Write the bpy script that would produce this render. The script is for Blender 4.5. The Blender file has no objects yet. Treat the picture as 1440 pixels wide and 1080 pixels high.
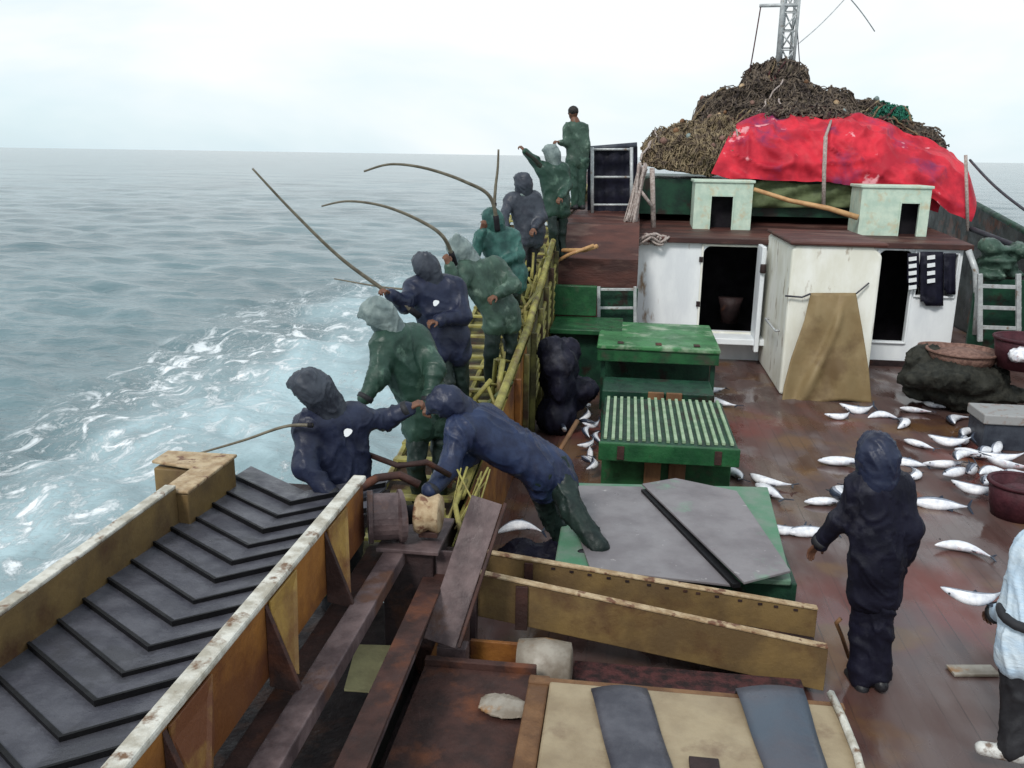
import bpy, math, random
import numpy as np
from mathutils import Vector, Matrix, noise
random.seed(7); np.random.seed(7)
R = math.radians
sc = bpy.context.scene
col = sc.collection

# ------------------------------------------------------------------ camera
F = 1247.0; H = 3.34                       # focal length in photo pixels (1440 wide), eye height above the deck
RHO = math.atan(21/1370); PIT = math.atan(322/F); TH = math.atan(160/F*math.cos(PIT))
fw = Vector((-math.sin(TH)*math.cos(PIT), math.cos(TH)*math.cos(PIT), -math.sin(PIT)))
r0 = Vector((math.cos(TH), math.sin(TH), 0)); u0 = r0.cross(fw)
rt = r0*math.cos(RHO) + u0*math.sin(RHO); up = -r0*math.sin(RHO) + u0*math.cos(RHO)
cam = bpy.data.cameras.new('camera'); camo = bpy.data.objects.new('camera', cam); col.objects.link(camo)
cam.sensor_width = 36; cam.lens = 36*F/1440; cam.clip_start = .05; cam.clip_end = 30000
camo.matrix_world = Matrix(((rt.x, up.x, -fw.x, 0), (rt.y, up.y, -fw.y, 0), (rt.z, up.z, -fw.z, H), (0, 0, 0, 1)))
sc.camera = camo

def at(x, y, Y=None, z=None, X=None):
    """survey helper: the ship point seen at a photo pixel, at a known distance Y, height z or side offset X"""
    d = fw*F + rt*(x-720) + up*(540-y)
    t = Y/d.y if Y is not None else (z-H)/d.z if z is not None else X/d.x
    return Vector((0, 0, H)) + d*t

# ------------------------------------------------------------------ sky and sun
SUN_EL, SUN_AZ = R(44), R(200)             # behind the camera, to port
w = bpy.data.worlds.new('World'); sc.world = w; w.use_nodes = True
nt = w.node_tree; nt.nodes.clear()
N = nt.nodes.new; L = nt.links.new
out = N('ShaderNodeOutputWorld'); sky = N('ShaderNodeTexSky'); sky.sky_type = 'NISHITA'; sky.sun_disc = False
sky.sun_elevation = SUN_EL; sky.sun_rotation = SUN_AZ
b1 = N('ShaderNodeBackground'); b1.inputs[1].default_value = .15; L(sky.outputs[0], b1.inputs[0])
b2 = N('ShaderNodeBackground'); b2.inputs[0].default_value = (.90, .97, 1, 1); b2.inputs[1].default_value = 1.04
mx = N('ShaderNodeMixShader'); L(b1.outputs[0], mx.inputs[1]); L(b2.outputs[0], mx.inputs[2]); L(mx.outputs[0], out.inputs[0])
tc = N('ShaderNodeTexCoord'); mp = N('ShaderNodeMapping'); mp.inputs['Scale'].default_value = (1, 1, 3.2)
L(tc.outputs['Generated'], mp.inputs[0])
nz = N('ShaderNodeTexNoise'); nz.inputs['Scale'].default_value = 1.7; nz.inputs['Detail'].default_value = 5
nz.inputs['Roughness'].default_value = .5; nz.inputs['Distortion'].default_value = .4
L(mp.outputs[0], nz.inputs['Vector'])
cr = N('ShaderNodeValToRGB'); cr.color_ramp.elements[0].position = .36; cr.color_ramp.elements[1].position = .56
cr.color_ramp.elements[0].color = (.80, .80, .80, 1)
c2 = N('ShaderNodeValToRGB'); c2.color_ramp.elements[0].position = .38; c2.color_ramp.elements[1].position = .60; c2.color_ramp.elements[0].color = (.72, .89, .97, 1); c2.color_ramp.elements[1].color = (.96, .99, 1, 1); L(nz.outputs[0], c2.inputs[0]); L(c2.outputs[0], b2.inputs[0])
L(nz.outputs[0], cr.inputs[0]); L(cr.outputs[0], mx.inputs[0])
sl = bpy.data.lights.new('sun', 'SUN'); sl.energy = 2.0; sl.angle = R(12); sl.color = (1, .97, .92)
so = bpy.data.objects.new('sun', sl); col.objects.link(so)
sd = Vector((math.sin(SUN_AZ)*math.cos(SUN_EL), math.cos(SUN_AZ)*math.cos(SUN_EL), math.sin(SUN_EL)))
so.rotation_euler = sd.to_track_quat('Z', 'Y').to_euler()
sc.view_settings.view_transform = 'Standard'; sc.view_settings.look = 'None'
sc.view_settings.gamma = 1; sc.view_settings.exposure = 0

# ------------------------------------------------------------------ materials
def mat(name, a, b=None, sc_=4, lo=.4, hi=.6, rough=.6, rv=.15, bump=.3, bs=30, dirt=None, ds=2.5, dl=.55, dh=.62,
        st=(1, 1, 1), metal=0, spec=.3, det=5, scr=None):
    m = bpy.data.materials.new(name); m.use_nodes = True; t = m.node_tree; n = t.nodes; l = t.links
    p = n['Principled BSDF']; p.inputs['Metallic'].default_value = metal; p.inputs['Specular IOR Level'].default_value = spec
    c = n.new('ShaderNodeTexCoord'); mp = n.new('ShaderNodeMapping'); mp.inputs['Scale'].default_value = st
    l.new(c.outputs['Object'], mp.inputs[0])
    def nz(s, d=det, off=0, vec=None):
        q = n.new('ShaderNodeTexNoise'); q.inputs['Scale'].default_value = s; q.inputs['Detail'].default_value = d
        q.inputs['Roughness'].default_value = .6
        if off:
            v = n.new('ShaderNodeVectorMath'); v.inputs[1].default_value = (off, off*2, off*3); l.new(vec or mp.outputs[0], v.inputs[0]); l.new(v.outputs[0], q.inputs[0])
        else: l.new(vec or mp.outputs[0], q.inputs[0])
        return q
    def ramp(src, x0, x1):
        r = n.new('ShaderNodeMapRange'); r.inputs[1].default_value = x0; r.inputs[2].default_value = x1; l.new(src, r.inputs[0]); return r.outputs[0]
    def mixc(f, ca, cb):
        q = n.new('ShaderNodeMix'); q.data_type = 'RGBA'; l.new(f, q.inputs[0])
        for s, i in ((ca, 6), (cb, 7)):
            if isinstance(s, tuple): q.inputs[i].default_value = (*s, 1)
            else: l.new(s, q.inputs[i])
        return q.outputs[2]
    base = nz(sc_); cc = mixc(ramp(base.outputs[0], lo, hi), tuple(a), tuple(b or [x*.7 for x in a]))
    if dirt:
        d1 = nz(ds, 8, 3.3); cc = mixc(ramp(d1.outputs[0], dl, dh), cc, tuple(dirt))
    if scr:   # worn scratches and pale streaks: (colour, scale, lo)
        d2 = nz(scr[1], 8, 7.7, c.outputs['Object']); cc = mixc(ramp(d2.outputs[0], scr[2], scr[2]+.05), cc, tuple(scr[0]))
    l.new(cc, p.inputs['Base Color'])
    rr = nz(sc_*1.7, 4, 5.1); q = n.new('ShaderNodeMapRange'); q.inputs[1].default_value = .3; q.inputs[2].default_value = .7
    q.inputs[3].default_value = max(.03, rough-rv); q.inputs[4].default_value = min(1, rough+rv); l.new(rr.outputs[0], q.inputs[0]); l.new(q.outputs[0], p.inputs['Roughness'])
    if bump:
        bn = nz(bs, 6, 1.9); bp = n.new('ShaderNodeBump'); bp.inputs['Strength'].default_value = bump; bp.inputs['Distance'].default_value = .02
        l.new(bn.outputs[0], bp.inputs['Height']); l.new(bp.outputs[0], p.inputs['Normal'])
    return m
M = dict(
 white=mat('white_paint', (.82, .85, .87), (.72, .75, .78), 3, rough=.45, bump=.15, dirt=(.30, .20, .13), ds=4, dl=.63, dh=.72, st=(1, 1, .35)),
 cream=mat('cream_paint', (.80, .80, .74), (.70, .69, .60), 3, rough=.5, bump=.2, dirt=(.25, .17, .1), ds=5, dl=.6, dh=.7, st=(1, 1, .4)),
 hullblack=mat('hull_paint', (.05, .055, .05), (.03, .03, .03), 2, rough=.5, dirt=(.12, .05, .03)),
 rust=mat('rusty_steel', (.060, .027, .022), (.032, .016, .014), 5, rough=.65, bump=.5, bs=18, dirt=(.13, .045, .022), ds=3, dl=.53, dh=.68),
 rust_and_shade=mat('dark_rust_and_shade', (.035, .02, .02), (.018, .011, .012), 5, rough=.6, bump=.5, bs=18, dirt=(.07, .03, .02)),  # real dark rust; also paints shade into the foreground gap and cavity
 mauve=mat('worn_mauve_steel', (.14, .098, .098), (.055, .036, .038), 4, rough=.5, bump=.35, bs=22, dirt=(.09, .045, .032), ds=3),
 yellow=mat('worn_yellow_paint', (.36, .22, .055), (.22, .12, .04), 3, rough=.5, bump=.3, dirt=(.14, .05, .022), ds=2.2, dl=.47, dh=.60),
 orange=mat('orange_rust_paint', (.30, .125, .028), (.14, .050, .016), 2.2, rough=.5, bump=.3, dirt=(.085, .03, .02), ds=1.6, dl=.50, dh=.66),
 worn=mat('worn_white_edge', (.62, .60, .54), (.36, .33, .27), 9, rough=.55, bump=.4, dirt=(.16, .09, .05), ds=8, dl=.56, dh=.64),
 tan=mat('tan_painted_board', (.20, .13, .052), (.125, .08, .038), 2.5, rough=.55, bump=.25, dirt=(.09, .045, .025), ds=3, dl=.52, dh=.7),
 tanedge=mat('pale_board_edge', (.46, .35, .22), (.30, .2, .11), 12, rough=.6, bump=.4, dirt=(.15, .07, .04), ds=9),
 rubber=mat('grey_rubber', (.088, .088, .105), (.05, .05, .064), 5, rough=.42, rv=.15, bump=.25, bs=40, dirt=(.05, .05, .06), ds=3),
 rubberedge=mat('black_rubber_edge', (.006, .006, .008), (.004, .004, .005), 5, rough=.6),
 green=mat('green_paint', (.022, .105, .038), (.012, .06, .024), 4, rough=.4, bump=.25, dirt=(.05, .05, .035), ds=4, dl=.55, dh=.7),
 brightgreen=mat('light_green_paint', (.055, .20, .075), (.03, .125, .045), 3, rough=.4, bump=.2, dirt=(.28, .36, .25), ds=3, dl=.52, dh=.66),
 darkgreen=mat('dark_green_paint', (.012, .055, .03), (.008, .03, .02), 4, rough=.45, bump=.25, dirt=(.02, .016, .012), ds=3),
 palegreen=mat('pale_green_paint', (.54, .64, .53), (.42, .54, .45), 5, rough=.5, bump=.2, dirt=(.5, .47, .33), ds=6, dl=.55, dh=.7),
 slat=mat('pale_slat_paint', (.32, .42, .28), (.2, .3, .18), 6, rough=.5, bump=.2),
 greyplate=mat('grey_plate', (.22, .205, .215), (.165, .15, .16), 2.5, rough=.42, bump=.12, dirt=(.15, .36, .22), ds=1.1, dl=.58, dh=.70, scr=((.36, .34, .34), 14, .66)),
 mint=mat('mint_paint', (.08, .21, .125), (.15, .22, .17), 3, rough=.45, bump=.15),
 wood=mat('brown_wood', (.20, .105, .05), (.12, .06, .03), 5, rough=.65, bump=.4, st=(1, 1, .2)),
 redwood=mat('red_brown_planking', (.095, .036, .028), (.045, .020, .018), 3, rough=.55, bump=.4, dirt=(.17, .10, .08), ds=3, dl=.55, dh=.7, st=(.3, 1, 1)),
 pole=mat('varnished_pole', (.5, .3, .14), (.38, .2, .09), 8, rough=.5, bump=.2),
 bamboo=mat('bamboo', (.10, .085, .06), (.17, .15, .11), 12, rough=.5, bump=.2),
 black=mat('black_and_void', (.008, .006, .010), (.004, .004, .006), 3, rough=.8, bump=0),  # true black parts, plus painted darkness behind doorways and vent slots
 navy=mat('navy_oilskin', (.020, .026, .055), (.010, .013, .032), 6, rough=.42, rv=.12, bump=.22, bs=34),
 blue=mat('blue_oilskin', (.022, .034, .080), (.012, .017, .045), 6, rough=.42, rv=.12, bump=.22, bs=34),
 jacket=mat('dark_jacket_fabric', (.010, .010, .022), (.005, .005, .012), 6, spec=.2, rough=.6, bump=.22, bs=34, dirt=(.05, .05, .065), ds=4, dl=.58, dh=.75),
 charc=mat('charcoal_oilskin', (.05, .058, .075), (.028, .032, .045), 6, rough=.45, bump=.22, bs=34),
 gcoat=mat('green_oilskin', (.028, .062, .046), (.018, .045, .032), 6, rough=.42, bump=.22, bs=34, dirt=(.12, .2, .15), ds=5, dl=.58, dh=.72),
 gcoat2=mat('grey_green_oilskin', (.050, .092, .068), (.028, .054, .04), 6, rough=.45, bump=.22, bs=34, dirt=(.18, .25, .2), ds=5, dl=.58, dh=.72),
 teal=mat('teal_oilskin', (.045, .13, .112), (.022, .07, .062), 6, rough=.45, bump=.22, bs=34),
 greyhood=mat('pale_grey_hood', (.22, .27, .26), (.13, .17, .17), 8, rough=.5, bump=.3),
 dktrous=mat('dark_trousers', (.028, .028, .032), (.015, .015, .018), 6, rough=.6, bump=.22, bs=34),
 grtrous=mat('dark_green_trousers', (.013, .026, .022), (.007, .014, .013), 6, rough=.5, bump=.22, bs=34),
 maroon=mat('maroon_cloth', (.065, .015, .022), (.035, .008, .013), 5, rough=.6, bump=.4),
 ltblue=mat('light_blue_cloth', (.50, .64, .78), (.62, .72, .80), 4, rough=.7, bump=.3, st=(1, 1, 3)),
 skin=mat('brown_skin', (.16, .075, .045), (.12, .055, .035), 12, rough=.5, bump=.1),
 hair=mat('black_hair', (.012, .010, .010), (.02, .016, .014), 30, rough=.5, bump=.5, bs=80),
 boot=mat('white_rubber_boot', (.62, .62, .60), (.5, .5, .48), 5, rough=.4, dirt=(.2, .15, .12), ds=8),
 dkboot=mat('dark_rubber_boot', (.025, .025, .028), (.015, .015, .018), 5, rough=.35),
 emblem=mat('white_emblem', (.75, .78, .8), (.7, .7, .7), 5, rough=.5, bump=0),
 tarp=mat('red_tarp', (.60, .028, .048), (.36, .014, .030), 2.2, spec=.2, rough=.62, bump=.35, bs=9, dirt=(.15, .03, .10), ds=1.0, dl=.55, dh=.68, scr=((.70, .30, .33), 2.2, .63)),  # random purple patches and pale pink streaks on the red
 greentarp=mat('olive_canvas', (.12, .15, .07), (.07, .09, .04), 4, rough=.7, bump=.4),
 tantarp=mat('tan_tarpaulin', (.25, .185, .095), (.22, .155, .075), 2.4, rough=.6, bump=.3, bs=10, dirt=(.15, .10, .05), ds=2.2, dl=.5, dh=.66),
 netbrown=mat('brown_net', (.22, .16, .09), (.07, .05, .032), 16, rough=.9, bump=1, bs=30),
 netdark=mat('dark_net', (.10, .075, .055), (.022, .018, .017), 15, rough=.9, bump=1, bs=30, dirt=(.12, .1, .07), ds=6),
 bundle=mat('dark_wet_netting', (.035, .035, .028), (.015, .016, .013), 9, rough=.8, bump=.8, bs=26),
 netmaroon=mat('maroon_net', (.085, .03, .03), (.025, .015, .016), 15, rough=.9, bump=1, bs=30),
 netgreen=mat('green_net', (.015, .16, .095), (.01, .07, .05), 12, rough=.8, bump=1, bs=30),
 strand=mat('net_strand', (.26, .20, .12), (.09, .065, .05), 9, rough=.9, bump=.3),
 strandd=mat('dark_net_strand', (.15, .115, .085), (.04, .03, .028), 9, rough=.9, bump=.3),
 rope=mat('pale_rope', (.44, .38, .35), (.28, .22, .2), 25, rough=.85, bump=.6, bs=90),
 galv=mat('galvanised_steel', (.50, .52, .52), (.36, .37, .38), 9, rough=.45, bump=.2, dirt=(.22, .15, .1), ds=9, dl=.6, dh=.7, metal=.2),
 wire=mat('dark_wire', (.05, .05, .06), (.03, .03, .04), 5, rough=.6, bump=0),
 fishback=mat('fish_back', (.035, .045, .07), (.02, .025, .04), 14, rough=.22, rv=.06, bump=.1),
 fishbelly=mat('fish_belly', (.84, .84, .87), (.55, .56, .62), 10, rough=.25, rv=.08, bump=.1, dirt=(.34, .09, .09), ds=7, dl=.60, dh=.68),
 fishside=mat('fish_side', (.26, .28, .34), (.16, .18, .23), 14, rough=.22, rv=.06, bump=.1),
 basket=mat('brown_basket', (.24, .14, .11), (.14, .075, .06), 20, rough=.7, bump=.6, bs=60),
 crate=mat('grey_plastic', (.30, .30, .30), (.3, .3, .3), 8, rough=.5, bump=.2, dirt=(.25, .2, .18), ds=9),
 plastic=mat('dirty_white_plastic', (.33, .295, .25), (.19, .155, .12), 5, rough=.45, bump=.2, dirt=(.27, .15, .07), ds=4),
 paper=mat('yellowed_board', (.66, .60, .32), (.52, .46, .25), 6, rough=.8, bump=.3),
 hatchtop=mat('cream_hatch_top', (.34, .27, .175), (.25, .19, .12), 3, rough=.5, bump=.2, dirt=(.2, .14, .09), ds=4, dl=.56, dh=.7),
 bluegrey=mat('blue_grey_rubber', (.07, .088, .115), (.085, .083, .10), 2, rough=.4, bump=.2),
)

def deckmat():
    m = bpy.data.materials.new('wet_deck_planks'); m.use_nodes = True; t = m.node_tree; n = t.nodes; l = t.links; p = n['Principled BSDF']; p.inputs['Specular IOR Level'].default_value = .5
    c = n.new('ShaderNodeTexCoord'); sx = n.new('ShaderNodeSeparateXYZ'); l.new(c.outputs['Object'], sx.inputs[0])
    def math_(op, a, b=None):
        q = n.new('ShaderNodeMath'); q.operation = op
        for i, v in enumerate((a, b)):
            if v is None: continue
            if isinstance(v, (int, float)): q.inputs[i].default_value = v
            else: l.new(v, q.inputs[i])
        return q.outputs[0]
    def nz(s, d=6, st=(1, 1, 1), off=0):
        mp = n.new('ShaderNodeMapping'); mp.inputs['Scale'].default_value = st; mp.inputs['Location'].default_value = (off, off, 0)
        l.new(c.outputs['Object'], mp.inputs[0]); q = n.new('ShaderNodeTexNoise'); q.inputs['Scale'].default_value = s; q.inputs['Detail'].default_value = d
        l.new(mp.outputs[0], q.inputs[0]); return q.outputs[0]
    def rg(v, a, b, c0=0, c1=1):
        r = n.new('ShaderNodeMapRange'); r.interpolation_type = 'SMOOTHSTEP'
        for i, x in enumerate((a, b, c0, c1)): r.inputs[i+1].default_value = x
        l.new(v, r.inputs[0]); return r.outputs[0]
    def mixc(f, a, b):
        q = n.new('ShaderNodeMix'); q.data_type = 'RGBA'; l.new(f, q.inputs[0])
        for s, i in ((a, 6), (b, 7)):
            if isinstance(s, tuple): q.inputs[i].default_value = (*s, 1)
            else: l.new(s, q.inputs[i])
        return q.outputs[2]
    plank = math_('MULTIPLY', sx.outputs[0], 1/.14)
    fr = math_('FRACT', plank); seam = math_('LESS_THAN', fr, .06)
    wn = n.new('ShaderNodeTexWhiteNoise'); wn.noise_dimensions = '1D'; l.new(math_('FLOOR', plank), wn.inputs['W'])
    base = mixc(wn.outputs[0], (.082, .041, .034), (.062, .033, .029))
    base = mixc(rg(nz(3, 7, (1, .15, 1)), .4, .7), base, (.105, .070, .064))
    base = mixc(rg(nz(.7, 6, (1, .6, 1), 4), .48, .68), base, (.135, .034, .026))        # blood-stained water
    base = mixc(rg(nz(1.1, 5, (1, 1, 1), 9), .52, .64), base, (.120, .062, .030))
    base = mixc(rg(nz(1.6, 6, (1, .5, 1), 14), .56, .7), base, (.13, .098, .095))
    base = mixc(math_('MULTIPLY', seam, rg(nz(2.2, 5, (1, .4, 1), 31), .4, .65, .08, .6)), base, (.035, .024, .022))
    l.new(base, p.inputs['Base Color'])
    l.new(rg(nz(1.7, 5, (1, .5, 1), 2), .40, .60, .09, .6), p.inputs['Roughness'])
    hb = math_('ADD', math_('MULTIPLY', nz(9, 7, (1, .3, 1)), .6), math_('MULTIPLY', seam, -.6))
    bp = n.new('ShaderNodeBump'); bp.inputs['Strength'].default_value = .45; bp.inputs['Distance'].default_value = .012
    l.new(hb, bp.inputs['Height']); l.new(bp.outputs[0], p.inputs['Normal'])
    return m

def seamat():
    m = bpy.data.materials.new('sea_water'); m.use_nodes = True; t = m.node_tree; n = t.nodes; l = t.links; p = n['Principled BSDF']
    c = n.new('ShaderNodeTexCoord'); sx = n.new('ShaderNodeSeparateXYZ'); l.new(c.outputs['Object'], sx.inputs[0])
    def op(o, a, b=None):
        q = n.new('ShaderNodeMath'); q.operation = o
        for i, v in enumerate((a, b)):
            if v is None: continue
            if isinstance(v, (int, float)): q.inputs[i].default_value = v
            else: l.new(v, q.inputs[i])
        return q.outputs[0]
    def nz(s, d=6, st=(1, 1, 1), off=0, dist=0, rgh=.55):
        mp = n.new('ShaderNodeMapping'); mp.inputs['Scale'].default_value = st; mp.inputs['Location'].default_value = (off, off, 0)
        l.new(c.outputs['Object'], mp.inputs[0]); q = n.new('ShaderNodeTexNoise'); q.inputs['Scale'].default_value = s; q.inputs['Detail'].default_value = d
        q.inputs['Distortion'].default_value = dist; q.inputs['Roughness'].default_value = rgh
        l.new(mp.outputs[0], q.inputs[0]); return q.outputs[0]
    def rg(v, a, b, c0=0, c1=1):
        r = n.new('ShaderNodeMapRange'); r.interpolation_type = 'SMOOTHSTEP'
        for i, x in enumerate((a, b, c0, c1)): r.inputs[i+1].default_value = x
        l.new(v, r.inputs[0]); return r.outputs[0]
    def mixc(f, a, b):
        q = n.new('ShaderNodeMix'); q.data_type = 'RGBA'; l.new(f, q.inputs[0])
        for s, i in ((a, 6), (b, 7)):
            if isinstance(s, tuple): q.inputs[i].default_value = (*s, 1)
            else: l.new(s, q.inputs[i])
        return q.outputs[2]
    X = sx.outputs[0]; Y = sx.outputs[1]
    edge = op('ADD', X, op('MULTIPLY', op('SUBTRACT', nz(.22, 5, (1, .5, 1), 3), .5), 6.5))      # ragged outer edge of the wash
    wash = op('MULTIPLY', rg(edge, -9.6, -7.8), rg(Y, 46, 20))
    rim = op('MULTIPLY', rg(edge, -11.4, -9.2), rg(edge, -5.4, -8.0))
    rim = op('MULTIPLY', rim, rg(Y, 44, 18))
    streak = rg(nz(1.7, 10, (1, .55, 1), 6, .9, .72), .50, .62)
    lace = rg(nz(6.5, 9, (1, .8, 1), 11, .5, .75), .50, .64)
    foam = op('MAXIMUM', op('MULTIPLY', rim, op('MAXIMUM', streak, op('MULTIPLY', lace, .5))), op('MULTIPLY', wash, op('MULTIPLY', lace, streak)))
    far = op('MULTIPLY', op('MULTIPLY', rg(nz(.5, 10, (1, 2.2, 1), 21, .6, .72), .69, .73), rg(Y, 80, 20)), .5)
    foam = op('MAXIMUM', foam, far)
    froth = rg(nz(.45, 6, (1, .4, 1), 17, .8), .33, .62)
    milky = op('MULTIPLY', wash, op('ADD', op('MULTIPLY', froth, .62), .33))
    cc = mixc(rg(nz(.05, 4, (1, 1, 1), 8), .4, .6), (.120, .188, .208), (.085, .140, .158))
    cc = mixc(milky, cc, (.43, .56, .60))
    cc = mixc(foam, cc, (.80, .83, .85)); l.new(cc, p.inputs['Base Color'])
    r = n.new('ShaderNodeMix'); l.new(op('MAXIMUM', foam, milky), r.inputs[0]); r.inputs[2].default_value = .16; r.inputs[3].default_value = .7
    l.new(r.outputs[0], p.inputs['Roughness']); p.inputs['IOR'].default_value = 1.33
    hgt = op('ADD', op('ADD', op('MULTIPLY', nz(.9, 5, (.55, 1.5, 1), 0, .4), 1.0), op('MULTIPLY', nz(4.2, 5, (.7, 1.4, 1), 5, .3), .28)), op('MULTIPLY', foam, .12))
    bp = n.new('ShaderNodeBump'); bp.inputs['Strength'].default_value = .7; bp.inputs['Distance'].default_value = .22
    l.new(hgt, bp.inputs['Height']); l.new(bp.outputs[0], p.inputs['Normal'])
    return m

# ------------------------------------------------------------------ object helpers
def setp(o, label=None, cat=None, group=None, kind=None):
    if label: o['label'] = label
    if cat: o['category'] = cat
    if group: o['group'] = group
    if kind: o['kind'] = kind
    return o
def thing(name, label, cat, loc=(0, 0, 0), group=None):
    o = bpy.data.objects.new(name, None); col.objects.link(o); o.location = loc; o.empty_display_size = .1
    return setp(o, label, cat, group)
LOCW = {}
def wloc(o):
    v = Vector((0, 0, 0))
    while o: v += o.location; o = o.parent
    return v
class MB:
    def __init__(s): s.v = []; s.f = []; s.mi = []
    def add(s, vs, fs, mi=0):
        k = len(s.v); s.v += [Vector(v) for v in vs]; s.f += [tuple(i+k for i in f) for f in fs]; s.mi += [mi]*len(fs); return s
    def box(s, x0, x1, y0, y1, z0, z1, mi=0):
        vs = [(x, y, z) for x in (x0, x1) for y in (y0, y1) for z in (z0, z1)]
        return s.add(vs, [(0, 1, 3, 2), (4, 6, 7, 5), (0, 4, 5, 1), (2, 3, 7, 6), (0, 2, 6, 4), (1, 5, 7, 3)], mi)
    def beam(s, a, b, w_, h_, side=None, mi=0):
        a = Vector(a); b = Vector(b); d = (b-a).normalized()
        u = Vector(side) if side else d.cross(Vector((0, 0, 1)))
        if u.length < 1e-3: u = Vector((1, 0, 0))
        u = (u - d*u.dot(d)).normalized(); v = u.cross(d)
        vs = [q + u*(i*w_/2) + v*(j*h_/2) for q in (a, b) for i, j in ((-1, -1), (1, -1), (1, 1), (-1, 1))]
        return s.add(vs, [(3, 2, 1, 0), (4, 5, 6, 7), (0, 1, 5, 4), (1, 2, 6, 5), (2, 3, 7, 6), (3, 0, 4, 7)], mi)
    def tube(s, pts, rad, n=8, mi=0, cap=True):
        pts = [Vector(p) for p in pts]
        if not isinstance(rad, (list, tuple)): rad = [rad]*len(pts)
        k = len(s.v); ref = None
        for i, p in enumerate(pts):
            d = (pts[min(i+1, len(pts)-1)] - pts[max(i-1, 0)])
            d = d.normalized() if d.length > 1e-6 else Vector((0, 0, 1))
            if ref is None: ref = d.orthogonal().normalized()
            ref = (ref - d*ref.dot(d)); ref = ref.normalized() if ref.length > 1e-5 else d.orthogonal().normalized()
            q = d.cross(ref)
            for j in range(n):
                a = 2*math.pi*j/n; s.v.append(p + (ref*math.cos(a) + q*math.sin(a))*rad[i])
        for i in range(len(pts)-1):
            for j in range(n):
                a = k+i*n+j; b = k+i*n+(j+1) % n; s.f.append((a, b, b+n, a+n)); s.mi.append(mi)
        if cap:
            s.f.append(tuple(k+j for j in reversed(range(n)))); s.mi.append(mi)
            e = k+(len(pts)-1)*n; s.f.append(tuple(e+j for j in range(n))); s.mi.append(mi)
        return s
    def prism(s, poly, vec, mi=0):
        n = len(poly); v = Vector(vec); P0 = [Vector(p) for p in poly]
        return s.add(P0 + [p+v for p in P0], [tuple(reversed(range(n))), tuple(range(n, 2*n))] + [(i, (i+1) % n, (i+1) % n+n, i+n) for i in range(n)], mi)
    def lathe(s, c, prof, n=20, mi=0, sx=1, sy=1):
        k = len(s.v); c = Vector(c)
        for r, z in prof:
            for j in range(n):
                a = 2*math.pi*j/n; s.v.append(c + Vector((r*sx*math.cos(a), r*sy*math.sin(a), z)))
        for i in range(len(prof)-1):
            for j in range(n):
                a = k+i*n+j; b = k+i*n+(j+1) % n; s.f.append((a, b, b+n, a+n)); s.mi.append(mi)
        s.f.append(tuple(k+j for j in reversed(range(n)))); s.mi.append(mi)
        e = k+(len(prof)-1)*n; s.f.append(tuple(e+j for j in range(n))); s.mi.append(mi)
        return s
    def grid(s, P2, mi=0):
        k = len(s.v); a = len(P2); b = len(P2[0])
        for row in P2: s.v += [Vector(p) for p in row]
        for i in range(a-1):
            for j in range(b-1): s.f.append((k+i*b+j, k+i*b+j+1, k+(i+1)*b+j+1, k+(i+1)*b+j)); s.mi.append(mi)
        return s
    def build(s, name, mats, parent=None, bevel=0, smooth=False, solid=0, rough_=0):
        me = bpy.data.meshes.new(name); off = wloc(parent) if parent else Vector((0, 0, 0))
        if rough_: s.v = [v + Vector((noise.noise(v*3.1), noise.noise(v*3.1+Vector((9, 0, 0))), noise.noise(v*3.1+Vector((0, 9, 0)))))*rough_ for v in s.v]
        me.from_pydata([tuple(v-off) for v in s.v], [], s.f)
        for m_ in (mats if isinstance(mats, (list, tuple)) else [mats]): me.materials.append(M[m_] if isinstance(m_, str) else m_)
        me.polygons.foreach_set('material_index', s.mi)
        if smooth: me.polygons.foreach_set('use_smooth', [True]*len(me.polygons))
        me.update(); o = bpy.data.objects.new(name, me); col.objects.link(o); o.parent = parent
        if solid: q = o.modifiers.new('solid', 'SOLIDIFY'); q.thickness = solid
        if bevel: q = o.modifiers.new('bevel', 'BEVEL'); q.width = bevel; q.segments = 2; q.limit_method = 'ANGLE'; q.angle_limit = R(40)
        return o

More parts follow.
